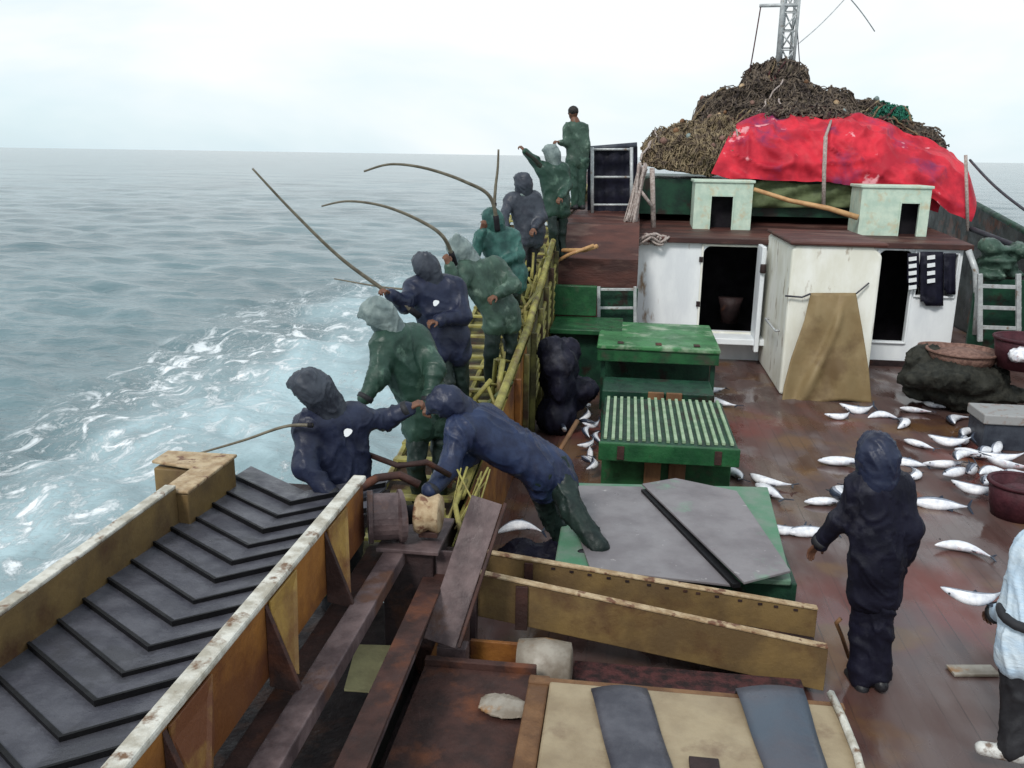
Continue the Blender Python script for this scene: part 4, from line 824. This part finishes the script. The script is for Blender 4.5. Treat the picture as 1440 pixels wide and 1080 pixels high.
hb = thing('cream_hatch', 'cream hatch cover in the foreground with two dark rubber straps', 'hatch', (.45, 3.8, 0))
m = MB(); m.box(-.30, 1.25, 2.6, 4.30, .50, .55); m.build('cover', 'hatchtop', hb, bevel=.012)
m = MB(); m.box(-.27, 1.22, 2.6, 4.27, 0, .498); m.build('coaming', 'wood', hb)
m = MB(); m.box(-.42, -.305, 2.6, 4.40, .44, .52); m.build('side_timber', 'wood', hb, bevel=.01)
m = MB(); m.box(-.42, 1.27, 4.302, 4.36, .40, .535); m.build('end_timber', 'wood', hb, bevel=.01)
def strap(px0, px1, qx0, qx1, mm):
    a, c = at(px0, 962, z=.60), at(px1, 962, z=.60); e, f = at(qx0, 1080, z=.60), at(qx1, 1080, z=.60); m = MB(); rows = []
    for j in range(13):
        v = j/12*1.35; l_ = a.lerp(e, v); r_ = c.lerp(f, v); rows.append([l_.lerp(r_, i/8)+Vector((0, 0, -.04+.022*math.sin(i/8*math.pi)+.006*math.sin(j*.9))) for i in range(9)])
    first = [p+Vector((0, .05, -.10)) for p in rows[0]]; rows = [first]+rows
    m.grid(rows); m.build('rubber_strap', mm, hb, smooth=True, solid=.012)
strap(832, 910, 862, 948, 'rubber'); strap(1036, 1130, 1078, 1166, 'bluegrey')
a = at(990, 1074, z=.56); m = MB(); m.box(a.x-.07, a.x+.07, a.y-.08, a.y+.03, .552, .575); m.build('lock_plate', 'rust_and_shade', hb, bevel=.004)
m = MB(); m.tube([at(1168, 975, z=.58), at(1185, 1010, z=.58), at(1205, 1060, z=.58), at(1215, 1100, z=.58)], .022, 6); m.build('worn_edge', 'worn', hb, smooth=True)

# trough made of two tan boards running athwartships
tr = thing('board_trough', 'long trough of two tan boards with dark bolts between the hatches', 'trough', (.3, 5.4, .3))
def board(pa, pb, Ya, Yb, h, nm, nb):
    a, c = at(*pa, Y=Ya), at(*pb, Y=Yb); m = MB(); th_ = .035
    m.add([a, c, c-Vector((0, 0, h)), a-Vector((0, 0, h)), a+Vector((0, th_, 0)), c+Vector((0, th_, 0)), c+Vector((0, th_, -h)), a+Vector((0, th_, -h))],
          [(3, 2, 1, 0), (4, 5, 6, 7), (0, 1, 5, 4), (1, 2, 6, 5), (2, 3, 7, 6), (3, 0, 4, 7)]); bd = m.build(nm, 'tan', tr, bevel=.005)
    m = MB(); o_ = Vector((0, th_/2, .009)); m.beam(a+o_, c+o_, .055, .014); m.build('board_edge', 'tanedge', bd, bevel=.004, rough_=.006)
    for i in range(nb):
        p = a.lerp(c, .22+i*.055+random.uniform(-.01, .01))+Vector((0, -.003, -.022)); m = MB(); m.box(p.x-.014, p.x+.014, p.y-.005, p.y+.003, p.z-.010, p.z+.004); m.build('bolt', 'rust_and_shade', bd)
    return a, c
a1, c1 = board((680, 778), (1150, 858), 5.65, 5.65, .24, 'back_board', 14)
a2, c2 = board((672, 808), (1165, 913), 5.2, 5.2, .30, 'front_board', 0)
m = MB(); m.add([a2+Vector((.01, .04, -.25)), c2+Vector((-.01, .04, -.25)), c1+Vector((-.01, -.01, -.2)), a1+Vector((.01, -.01, -.2))], [(0, 1, 2, 3)]); m.build('trough_floor', 'rust_and_shade', tr, solid=.015)
m = MB(); p = a2.lerp(c2, .13); m.box(p.x-.04, p.x+.04, 5.175, 5.198, p.z-.32, p.z-.01); m.build('batten', 'rust', tr, bevel=.004)
m = MB(); p = a1.lerp(c1, .14); m.box(p.x-.03, p.x+.03, 5.628, 5.648, p.z-.24, p.z-.01); m.build('batten', 'rust', tr, bevel=.004)
m = MB(); m.box(a2.x-.045, a2.x-.005, 5.15, 5.24, 0, a2.z+.02); m.build('end_post', 'mauve', tr, bevel=.006)
m = MB(); m.box(c2.x-.35, c2.x-.27, 5.24, 5.60, 0, .10); m.build('support_block', 'rust_and_shade', tr)
t = thing('plastic_drum', 'dirty white plastic drum lying under the left end of the trough', 'drum', at(765, 940, Y=4.9))
c = at(765, 945, Y=4.85); m = MB(); cc = Vector((c.x, 4.78, .26)); m.tube([cc+Vector((-.17, .1, 0)), cc+Vector((-.16, .1, 0)), cc+Vector((.0, .1, .01)), cc+Vector((.15, .1, 0)), cc+Vector((.17, .1, 0))], [.13, .165, .175, .165, .12], 26); m.build('drum_body', 'plastic', t, smooth=True)
t = thing('rusty_bracket', 'orange rusted bracket plate left of the white drum', 'bracket', (-.7, 4.85, 0)); m = MB(); m.box(-.84, -.50, 4.86, 4.89, .05, .42); m.build('plate', 'orange', t, bevel=.004); m = MB(); m.box(-.80, -.55, 4.76, 4.859, .20, .24); m.build('lug', 'rust', t, bevel=.004)
t = thing('under_box', 'dark maroon box beneath the tan trough', 'box', (.4, 4.8, 0)); m = MB(); m.box(-.18, 1.2, 4.72, 5.1, 0, .16); m.build('box_side', 'rust_and_shade', t, bevel=.01); m = MB(); m.box(-.20, 1.22, 4.70, 5.12, .162, .185); m.build('box_lid', 'netmaroon', t, bevel=.006)

# ------------------------------------------------------------------ people
def vec(p): return at(p[0], p[1], Y=p[2])
def hand_sd(wr_, d, n, side, curl, s=1.0):
    """palm, four unequal bent fingers and a thumb from the side of the palm; d = pointing direction, n = curl direction"""
    d = d.normalized(); n = (n - d*n.dot(d)).normalized(); x = d.cross(n)*side; sd_ = SD()
    sd_.cap(wr_-d*.03*s, wr_+d*.01*s, .026*s, .026*s, .01)
    for i in range(4): o_ = x*(.027-.018*i)*s; sd_.cap(wr_+d*.015*s+o_*.7, wr_+d*.085*s+o_, .014*s, .011*s, .012)
    for i, ln in enumerate((.070, .078, .072, .056)):
        p = wr_+(d*.085+x*(.027-.018*i))*s; a = 0; seg = (.42, .32, .26)
        for k in range(3):
            a += curl*(.8+.08*i); q = p+(d*math.cos(a)+n*math.sin(a))*ln*seg[k]*s; sd_.cap(p, q, (.0095-.001*k)*s, (.0088-.001*k)*s, .004); p = q
    p = wr_+(d*.025+x*.03)*s; q = p+(d*.6+x*.6+n*.35).normalized()*.036*s; r_ = q+(d*.8+n*.5+x*.1).normalized()*.030*s
    sd_.cap(p, q, .013*s, .011*s, .008).cap(q, r_, .0105*s, .009*s, .004)
    return sd_
def head_sd(c, f, u):
    f = (f-u*f.dot(u)).normalized(); x = f.cross(u); sd_ = SD()
    sd_.ell(c+u*.025-f*.01, [x*.074, f*.094, u*.095], .01).ell(c-u*.045+f*.022, [x*.056, f*.062, u*.062], .035)
    sd_.ell(c-u*.092+f*.052, [x*.024, f*.022, u*.018], .025)                      # chin
    sd_.cap(c+u*.012+f*.086, c-u*.028+f*.106, .009, .014, .014)                     # nose
    for s in (-1, 1):
        sd_.ell(c+u*.012+f*.088+x*.031*s, [x*.018, f*.012, u*.010], .004, True)       # eye socket
        sd_.ell(c+u*.012+f*.074+x*.031*s, [x*.012, f*.012, u*.012], .003)
        sd_.cap(c+u*.032+f*.083+x*.014*s, c+u*.030+f*.072+x*.05*s, .008, .007, .012)  # brow
        sd_.ell(c-u*.0+x*.078*s-f*.005, [x*.009, f*.018, u*.031], .006)               # ear
    sd_.cap(c-u*.052+f*.078-x*.022, c-u*.052+f*.078+x*.022, .008, .008, .008).cap(c-u*.062+f*.078-x*.016, c-u*.062+f*.078+x*.016, .008, .008, .006)
    return sd_
def addsd(b_, sd_, h):
    V, Fq = sd_.mesh(h); k = len(b_.v); b_.v += [Vector(v) for v in V]; b_.f += [tuple(int(i)+k for i in f) for f in Fq]; b_.mi += [0]*len(Fq)

def person(label, J, look, coat='navy', trous='dktrous', hood='navy', boot='dkboot', group=None, h=.018, hoodpeak=.06, bare=False,
           curl=(.9, .9), emblem=None, girth=1.0, hem=.12, handn=None, hipw=.10, hooddrape=True, tg=1.0, toe=None):
    J = {k: (vec(v) if not isinstance(v, Vector) else v) for k, v in J.items()}
    hd, nk, pv = J['hd'], J['nk'], J['pv']; u = (hd-nk).normalized(); lk = Vector(look).normalized()
    sh = (J['sR']-J['sL']).normalized()
    dr = (J['hipd'].normalized() if 'hipd' in J else Vector((sh.x, sh.y, 0)).normalized())
    hL, hR = pv-dr*hipw, pv+dr*hipw
    fs_ = None
    def lim(a, b, la):                       # keep limb lengths human
        return a + (b-a).normalized()*min((b-a).length, la)
    E = {}
    for s in 'LR':
        e = J['e'+s]; e = lim(J['s'+s], e, .33); E['e'+s] = e; E['h'+s] = lim(e, J['h'+s], .30)
        hip = hL if s == 'L' else hR
        k = lim(hip, J['k'+s], .47); E['k'+s] = k; E['a'+s] = lim(k, J['a'+s], .46)
    base = Vector((pv.x, pv.y, min(E['aL'].z, E['aR'].z)-.08))
    cst = nk - u*.02; mid = nk.lerp(pv, .45)
    B = SD().cap(hd-u*.04, nk, .052, .058).cap(J['sL'], J['sR'], .062, .062).cap(nk, mid, .075, .08, .08).cap(mid, pv, .08, .085, .08).cap(hL, hR, .07, .07, .06)
    for s, hip in (('L', hL), ('R', hR)):
        B.cap(J['s'+s], E['e'+s], .048, .038).cap(E['e'+s], E['h'+s], .038, .026).cap(hip, E['k'+s], .082, .055, .05).cap(E['k'+s], E['a'+s], .055, .038)
    def extra(b_):
        addsd(b_, head_sd(hd, lk, u), .0075 if h < .02 else .010)
        for s, sg, cu in (('L', -1, curl[0]), ('R', 1, curl[1])):
            d_ = (E['h'+s]-E['e'+s]).normalized(); n_ = Vector(handn[0 if s == 'L' else 1]) if handn else Vector((0, .3, -1))
            if abs(n_.normalized().dot(d_)) > .93: n_ = Vector((.6*sg, .8, 0))
            addsd(b_, hand_sd(E['h'+s], d_, n_, sg, cu), .006 if h < .02 else .008)
    body = sdobj(B, 'person', 'skin', None, h, extra=extra)
    for v in body.data.vertices: v.co -= base
    body.location = base; setp(body, label, 'person', group)
    # jacket
    g = girth; S = SD(); k1, k2 = .07, .05
    S.cap(J['sL'].lerp(nk, .2), J['sR'].lerp(nk, .2), .088*g, .088*g, k1)
    S.cap(nk.lerp(pv, .12), pv, .125*g, .125*g, k1)
    S.cap(J['sL'].lerp(nk, .25), hL, .10*g, .10*g, k1).cap(J['sR'].lerp(nk, .25), hR, .10*g, .10*g, k1)
    dn = (pv-nk).normalized()
    for hp, kk in ((hL, E['kL']), (hR, E['kR'])): S.cap(hp, hp.lerp(kk, hem/.45)+dn*.02, .105*g, .115*g, k1)
    for s in 'LR':
        S.cap(J['s'+s], E['e'+s], .080*g, .066*g, k2).cap(E['e'+s], E['e'+s].lerp(E['h'+s], .93), .066*g, .052*g, k2)
    S.cap(nk-u*.03, nk+u*.045, .085, .068, .03)
    jk = sdobj(S, 'jacket', coat, body, h*.8, .020, 5.0)
    if h < .019:
        for s in 'LR':
            d_ = (E['h'+s]-E['e'+s]).normalized(); q = E['e'+s].lerp(E['h'+s], .93); m = MB(); m.tube([q-d_*.025, q-d_*.02, q+d_*.015, q+d_*.02], [.055*g/1.1, .062*g/1.1, .060*g/1.1, .045], 16); m.build('cuff', 'dktrous', body, smooth=True)
    # trousers and boots
    T = SD().cap(hL, hR, .105*tg, .105*tg, .05)
    for s, hip in (('L', hL), ('R', hR)): T.cap(hip, E['k'+s], .105*tg, .080*tg, .04).cap(E['k'+s], E['a'+s], .080*tg, .068*tg, .03)
    sdobj(T, 'trousers', trous, body, h, .022, 6.5)
    td = Vector(toe) if toe else Vector((lk.x, lk.y, 0)); td = (td if td.length > .1 else Vector((0, 1, 0))).normalized()
    for s in 'LR':
        a = E['a'+s]; q = a+Vector((0, 0, -.045)); Bt = SD().cap(a+(E['k'+s]-a).normalized()*.07, a, .058, .054, .03).cap(q-td*.045, q+td*.14, .045, .040, .03)
        sdobj(Bt, 'boot', boot, body, max(h, .014))
    if not bare:
        f = (lk-u*lk.dot(u)).normalized(); x = f.cross(u)
        Hd = SD().ell(hd+u*.012-f*.012, [x*.112, f*.132, u*.135], .02).cap(hd+u*.06-f*.03, hd+u*(.10+hoodpeak*.6)-f*(.05+hoodpeak*.5), .085, .035, .06)
        Hd.cap(hd+u*.075+f*.05, hd+u*.07+f*.125, .07, .028, .05)            # brim
        if hooddrape: Hd.cap(hd-u*.03-f*.03, nk-f*.01, .108, .125, .06)
        Hd.ell(hd+f*.095-u*.015, [x*.070, f*.095, u*.088], .015, True)
        sdobj(Hd, 'hood', hood, body, .012 if h < .02 else .016, .014, 9)
    else:
        f = (lk-u*lk.dot(u)).normalized(); x = f.cross(u)
        Hr = SD().ell(hd+u*.042-f*.018, [x*.083, f*.100, u*.090], .01).ell(hd-u*.05+f*.07, [x*.07, f*.09, u*.10], .01, True)
        sdobj(Hr, 'hair', 'hair', body, .012, .006, 30)
    if emblem:
        c = vec(emblem); n_ = (Vector((0, 0, H))-c).normalized(); m = MB(); a = n_.orthogonal().normalized(); b_ = n_.cross(a)
        ring = [c+(a*math.cos(q)+b_*math.sin(q)*.8)*.032*(1+.12*math.sin(3*q)) for q in np.linspace(0, 2*math.pi, 13)[:-1]]
        m.prism([p-n_*.03 for p in ring], n_*.036); m.build('emblem', 'emblem', body)
    return body

G1 = 'anglers in hooded oilskins along the port rail'
y = 5.75
person('nearest angler in navy hooded oilskins by the chute end, white mark on the back',
       dict(hd=(437, 546, y-.12), nk=(463, 578, y), pv=(482, 700, y+.05), sL=(432, 602, y-.1), sR=(508, 590, y+.12), eL=(430, 655, y-.25), hL=(470, 700, y-.3), eR=(543, 590, y+.28), hR=(574, 574, y+.3),
            kL=(455, 780, y-.15), aL=(470, 862, y-.1), kR=(492, 785, y+.1), aR=(500, 858, y+.15)), (-.85, .25, -.45), 'navy', 'dktrous', 'charc', group=G1, h=.016, hoodpeak=.035, emblem=(489, 608, y-.12), girth=1.14, toe=(-1, .2, 0))
y = 7.1
person('angler in a green oilskin stooping with one arm down, just beyond the nearest navy one',
       dict(hd=(531, 443, y-.1), nk=(553, 470, y), pv=(602, 578, y+.1), sL=(540, 490, y-.15), sR=(592, 478, y+.15), eL=(531, 530, y-.3), hL=(512, 562, y-.4), eR=(617, 528, y-.1), hR=(600, 580, y-.25),
            kL=(585, 650, y-.1), aL=(590, 715, y), kR=(622, 648, y+.1), aR=(615, 712, y+.1)), (-.8, .1, -.6), 'gcoat', 'grtrous', 'greyhood', group=G1, h=.018, hoodpeak=.03, girth=1.25)
y = 8.4
person('upright angler in a navy jacket with a white back mark and raised rod',
       dict(hd=(599, 376, y-.05), nk=(610, 400, y), pv=(627, 476, y), sL=(582, 407, y-.1), sR=(642, 407, y+.05), eL=(569, 428, y-.3), hL=(548, 413, y-.5), eR=(652, 445, y-.1), hR=(610, 452, y-.35),
            kL=(628, 538, y-.1), aL=(632, 594, y), kR=(648, 538, y+.1), aR=(652, 594, y+.1)), (-.7, .65, -.2), 'navy', 'grtrous', 'charc', group=G1, h=.02, hoodpeak=.05, emblem=(613, 426, y-.28), girth=1.25)
y = 9.6
person('angler with a pale peaked hood and grey green coat leaning outboard behind the navy jacket',
       dict(hd=(646, 352, y-.05), nk=(662, 373, y), pv=(705, 440, y), sL=(652, 385, y-.2), sR=(702, 378, y+.15), eL=(644, 410, y-.4), hL=(622, 345, y-.5), eR=(722, 400, y), hR=(690, 420, y-.3),
            kL=(690, 498, y-.1), aL=(690, 540, y), kR=(718, 495, y+.1), aR=(715, 540, y+.1)), (-.75, .5, -.3), 'gcoat2', 'grtrous', 'greyhood', group=G1, h=.020, hoodpeak=.09, girth=1.16)
y = 11.0
person('angler in a teal oilskin with bent rod, fifth along the rail',
       dict(hd=(692, 309, y-.05), nk=(698, 325, y), pv=(718, 386, y), sL=(676, 336, y-.1), sR=(722, 334, y+.05), eL=(668, 356, y-.3), hL=(688, 290, y-.4), eR=(730, 358, y), hR=(700, 372, y-.3),
            kL=(705, 430, y-.1), aL=(708, 462, y), kR=(720, 430, y+.1), aR=(722, 462, y+.1)), (-.7, .6, -.2), 'teal', 'grtrous', 'teal', group=G1, h=.022, hoodpeak=.05, girth=1.08)
y = 12.7
p7 = person('angler in black oilskin with a whitish collar, sixth along the rail',
       dict(hd=(735, 258, y-.05), nk=(736, 274, y), pv=(746, 326, y), sL=(716, 282, y-.1), sR=(754, 280, y+.05), eL=(708, 306, y-.3), hL=(712, 326, y-.4), eR=(762, 305, y), hR=(748, 326, y-.3),
            kL=(733, 365, y-.1), aL=(735, 398, y), kR=(746, 365, y+.1), aR=(748, 398, y+.1)), (-.8, .5, -.2), 'charc', 'dktrous', 'charc', group=G1, h=.026, hoodpeak=.04, girth=1.05)
c = vec((735, 272, y)); m = MB(); m.tube([c+Vector((.10*math.cos(q), .10*math.sin(q), .012*math.sin(q))) for q in np.linspace(0, 2*math.pi, 21)], .035, 8, cap=False); m.build('collar', 'greyhood', p7, smooth=True)
y = 14.1
person('green coated angler throwing an arm up to the left near the bow',
       dict(hd=(775, 217, y-.05), nk=(778, 232, y), pv=(783, 285, y), sL=(762, 240, y-.1), sR=(794, 240, y+.05), eL=(752, 226, y-.1), hL=(738, 212, y-.1), eR=(798, 262, y), hR=(785, 282, y-.3),
            kL=(778, 325, y-.1), aL=(780, 358, y), kR=(790, 325, y+.1), aR=(790, 358, y+.1)), (-.8, .4, 0), 'gcoat', 'grtrous', 'greyhood', group=G1, h=.026, hoodpeak=.03, girth=1.1)
y = 15.9
person('bareheaded angler standing highest at the bow in green overalls against the sky',
       dict(hd=(806, 160, y), nk=(809, 173, y), pv=(812, 226, y), sL=(797, 182, y-.05), sR=(822, 182, y+.05), eL=(796, 202, y-.1), hL=(787, 200, y-.2), eR=(825, 204, y), hR=(822, 226, y),
            kL=(807, 262, y-.05), aL=(808, 288, y), kR=(817, 262, y+.05), aR=(818, 288, y+.05)), (-.7, .7, -.1), 'gcoat2', 'gcoat', 'greyhood', group=G1, h=.026, bare=True, girth=.9, hem=.05)
y = 6.55
person('crewman in blue oilskins bent double over the yellow rail, dark green trousers',
       dict(hd=(628, 568, y-.12), nk=(655, 585, y-.05), pv=(768, 660, y+.15), sL=(645, 612, y-.25), sR=(692, 590, y+.15), eL=(632, 658, y-.4), hL=(594, 706, y-.75), eR=(648, 660, y-.1), hR=(612, 698, y-.6),
            kL=(775, 728, y+.3), aL=(806, 780, y+.35), kR=(804, 716, y-.05), aR=(842, 770, y-.2), hipd=Vector((.5, .85, 0))), (-.8, -.2, -.6), 'blue', 'grtrous', 'navy', h=.016, hoodpeak=.02, girth=1.2, toe=(-.6, -.2, 0), hem=.14, tg=1.25)
y = 5.4
person('crewman in a dark hooded jacket standing alone on the wet deck among the fish',
       dict(hd=(1232, 641, y+.02), nk=(1232, 672, y), pv=(1232, 790, y), sL=(1206, 689, y), sR=(1263, 689, y+.05), eL=(1182, 733, y+.08), hL=(1152, 764, y+.2), eR=(1279, 742, y), hR=(1268, 792, y+.1),
            kL=(1213, 885, y+.05), aL=(1209, 955, y), kR=(1236, 885, y), aR=(1236, 950, y-.02), hipd=Vector((1, .1, 0))), (-.25, .9, -.35), 'jacket', 'jacket', 'navy', h=.015, hoodpeak=.0, girth=.98, hem=.2, toe=(-.2, 1, 0), hipw=.06, handn=((0, -.3, -1), (-1, 0, 0)), curl=(.35, .5))
y = 4.62
p11 = person('crewman in a light blue shirt cut off by the right edge, holding a white fish',
       dict(hd=(1500, 700, y), nk=(1492, 745, y), pv=(1466, 900, y), sL=(1450, 785, y+.05), sR=(1545, 780, y+.1), eL=(1430, 862, y+.05), hL=(1400, 862, y+.28), eR=(1560, 870, y), hR=(1520, 930, y),
            kL=(1430, 980, y-.0), aL=(1422, 1050, y-.05), kR=(1478, 985, y), aR=(1478, 1060, y-.05), hipd=Vector((1, 0, 0))), (-.3, .9, -.3), 'ltblue', 'dktrous', 'greyhood', 'boot', h=.016, bare=True, girth=1.15, hem=.10, toe=(-1, .2, 0))
c = vec((1470, 868, y)); m = MB(); m.tube([c+Vector((.215*math.cos(q), .185*math.sin(q), .01*math.sin(3*q))) for q in np.linspace(0, 2*math.pi, 25)], .028, 8, cap=False); m.build('belt', 'dktrous', p11, smooth=True)
# ------------------------------------------------------------------ rods
def rod(label, pts, r0_, r1_, mm='bamboo'):
    P_ = [vec(p) for p in pts]; Q = []
    for i in range(len(P_)-1):
        p0, p1, p2, p3 = P_[max(i-1, 0)], P_[i], P_[i+1], P_[min(i+2, len(P_)-1)]
        for k in range(8):
            t_ = k/8; Q.append(.5*((2*p1)+(p2-p0)*t_+(2*p0-5*p1+4*p2-p3)*t_*t_+(3*p1-p0-3*p2+p3)*t_**3))
    Q.append(P_[-1]); n = len(Q); t = thing('fishing_rod', label, 'fishing rod', Q[0], 'bamboo poles held by the anglers')
    m = MB(); m.tube(Q, [lerp(r0_, r1_, i/(n-1)) for i in range(n)], 7); m.build('pole', mm, t, smooth=True)
    m = MB(); m.tube(Q[:max(3, n//8)], r0_*1.35, 8); m.build('grip', 'black', t, smooth=True)
rod('longest straight thick rod slanting up left from the navy jacketed angler', [(590, 445, 8.1), (540, 408, 7.9), (478, 362, 7.7), (412, 298, 7.5), (355, 237, 7.3)], .024, .009)
rod('high arching rod bent over to the left above the teal angler', [(700, 325, 10.7), (690, 278, 10.6), (655, 256, 10.4), (600, 237, 10.2), (550, 231, 10), (512, 241, 9.8)], .026, .011)
rod('arching rod bent left from the pale hooded angler', [(640, 372, 9.3), (624, 334, 9.1), (590, 310, 9), (540, 290, 8.8), (490, 283, 8.6), (452, 290, 8.5)], .024, .008)
rod('short upright rod standing against the horizon', [(695, 290, 11), (697, 262, 11), (700, 236, 11), (701, 210, 11)], .022, .012)
rod('short thick pole raised beside the green angler near the bow', [(770, 246, 14), (755, 228, 13.9), (736, 212, 13.8)], .045, .03, 'darkgreen')
rod('thin rod pointing left low behind the raised thick rod', [(590, 408, 8.6), (540, 404, 8.6), (470, 392, 8.6)], .014, .006)
rod('thin rod tip left of the nearest navy angler over the wash', [(440, 598, 5.5), (400, 600, 5.5), (340, 620, 5.5), (268, 641, 5.5)], .013, .007)

# ------------------------------------------------------------------ fish
def fish_mesh(bend):
    L_ = .5; n = 22; k = 14
    prof = [(0, .004), (.04, .022), (.12, .042), (.25, .060), (.4, .066), (.55, .060), (.7, .042), (.82, .022), (.9, .010), (.94, .008)]
    m = MB(); rows = []
    for i in range(n+1):
        t_ = i/n*.94; hgt = interp(t_, prof); x = (t_-.5)*L_; yo = bend*(t_-.5)**2*1.2
        for j in range(k):
            a = 2*math.pi*j/k; m.v.append(Vector((x, yo+hgt*math.cos(a), .042+hgt*.62*math.sin(a))))
    for i in range(n):
        for j in range(k):
            a = i*k+j; b_ = i*k+(j+1) % k; m.f.append((a, b_, b_+k, a+k)); c = math.cos(2*math.pi*(j+.5)/k); m.mi.append(0 if c > .75 else (1 if c > .35 else 2))
    m.f.append(tuple(reversed(range(k)))); m.mi.append(1); m.f.append(tuple(n*k+j for j in range(k))); m.mi.append(1)
    return m
def fish_proto(bend):
    t = thing('fish', 'fish', 'fish'); fish_mesh(bend).build('body', ['fishback', 'fishside', 'fishbelly'], t, smooth=True)
    xt = .44*.5; yo = bend*.1936*1.2
    m = MB(); m.prism([(xt-.01, yo, .040), (xt+.035, yo+.075, .036), (xt+.05, yo+.08, .034), (xt+.022, yo, .040), (xt+.05, yo-.08, .034), (xt+.035, yo-.075, .036)], (0, 0, .006)); m.build('tail_fin', 'fishback', t)
    m = MB(); m.prism([(-.03, .060, .04), (.03, .058, .04), (.02, .092, .04)], (0, 0, .005)); m.build('fin', 'fishback', t); m = MB(); m.prism([(.05, -.054, .04), (.1, -.04, .04), (.095, -.075, .04)], (0, 0, .005)); m.build('fin', 'fishback', t)
    m = MB(); m.lathe((-.215, .008+bend*.04, .060), [(.009, 0), (.009, .004), (.004, .006)], 10); m.build('eye', 'black', t)
    return t
protos = [fish_proto(b) for b in (0, .35, -.4)]; used = set()
def fish(px, py, ang, label, z=0, s=1.0, g=None, roll=0, tilt=0, k=None, Y=None):
    k = random.randrange(3) if k is None else k; src = protos[k]
    if k in used:
        o = src.copy(); col.objects.link(o)
        for ch_ in list(src.children): c_ = ch_.copy(); col.objects.link(c_); c_.parent = o
    else: o = src; used.add(k)
    p = at(px, py, z=z+.03) if Y is None else at(px, py, Y=Y); o.location = (p.x, p.y, p.z-.03 if Y is None else p.z); o.rotation_euler = (roll, tilt, R(ang)); o.scale = (s, s*1.05, s*1.15)
    o['label'] = label; o['category'] = 'fish'; o.rotation_euler[0] += random.choice([0, 0, .35, -.3, .6])
    for key in ('group',):
        if key in o: del o[key]
    o['group'] = g or 'caught fish scattered on the deck'
    return o
D_ = [(1182, 586, 25, 'silver fish at the far left end of the row below the tan tarpaulin'), (1207, 577, 10, 'silver fish second from left in the row below the tan tarpaulin'),
 (1241, 583, 3, 'white bellied fish in the middle of the far row right of the tarpaulin foot'), (1287, 578, -4, 'long white fish at the right end of the far row'),
 (1314, 571, -40, 'fish lying askew nearest the dark net bundle'), (1274, 595, 80, 'small looking fish end on under the right end of the far row'), (1340, 590, 50, 'fish turned up toward the grey crate'),
 (1185, 651, 5, 'dark fish alone to the left of the dark hood'), (1277, 650, -14, 'bright fish lying just right of the dark hood'), (1289, 668, 70, 'fish lying across the right shoulder of the dark jacketed man'),
 (1293, 626, -55, 'small fish above and right of the dark hood'), (1161, 706, 4, 'fish nearest the left shoulder of the dark jacketed man'), (1176, 694, 80, 'fish lying crossed on top beside the left shoulder'),
 (1322, 709, -14, 'long white fish on the open deck right of the dark jacket'), (1103, 746, 0, 'dark backed fish beside the grey plates'), (1140, 748, 2, 'black fish by the left hand of the dark jacketed man'),
 (1356, 771, -18, 'largest bright fish, nearest on the open deck above the light blue shirt'), (1012, 568, -50, 'fish by the far right corner of the ribbed hatch'), (1003, 550, 20, 'small fish between the hatch box and ribbed hatch'),
 (1034, 668, -60, 'fish at the near right corner of the ribbed hatch'), (1080, 680, -30, 'upper fish of the pair behind the mint hatch corner'), (1083, 694, -65, 'lower fish of the pair behind the mint hatch corner')]
for i, (x, y_, a, lb) in enumerate(D_): fish(x, y_, a+random.uniform(-4, 4), lb, z=(.05 if i in (12,) else 0), s=random.uniform(.82, 1.12), tilt=random.uniform(-.05, .05))
fish(732, 738, 8, 'white fish beside the knees of the stooping blue crewman', z=.30, s=.8)
fish(1372, 848, 4, 'white fish held out in front of the light blue shirt', Y=4.9, s=.72)
rs = random.Random(21)
hp = [(1338, 622), (1352, 618), (1384, 634), (1410, 645), (1362, 657), (1395, 663), (1345, 664), (1371, 640), (1416, 656), (1375, 690), (1335, 655), (1402, 630), (1388, 676), (1352, 640), (1424, 668), (1360, 608), (1430, 690), (1412, 700), (1392, 648), (1344, 632)]
for i, (x, y_) in enumerate(hp[:16]): fish(x, y_, rs.choice([-20, -10, 5, 15, 35, -50, 60]), 'fish in the tumbled heap in front of the grey crate', z=rs.uniform(0, .12), g='fish heaped in front of the grey crate', roll=rs.uniform(-.4, .4), tilt=rs.uniform(-.2, .2))
for i, (x, y_) in enumerate([(826, 583), (833, 596), (822, 604), (836, 613), (828, 624), (832, 636), (824, 645), (790, 600), (820, 592), (829, 570), (833, 510), (836, 652)]): fish(x, y_, rs.uniform(40, 130), 'small fish piled along the left side of the ribbed hatch', z=rs.uniform(.0, .15), s=.62, g='fish piled between bulwark and ribbed hatch', roll=rs.uniform(-.5, .5), tilt=rs.uniform(-.3, .3))
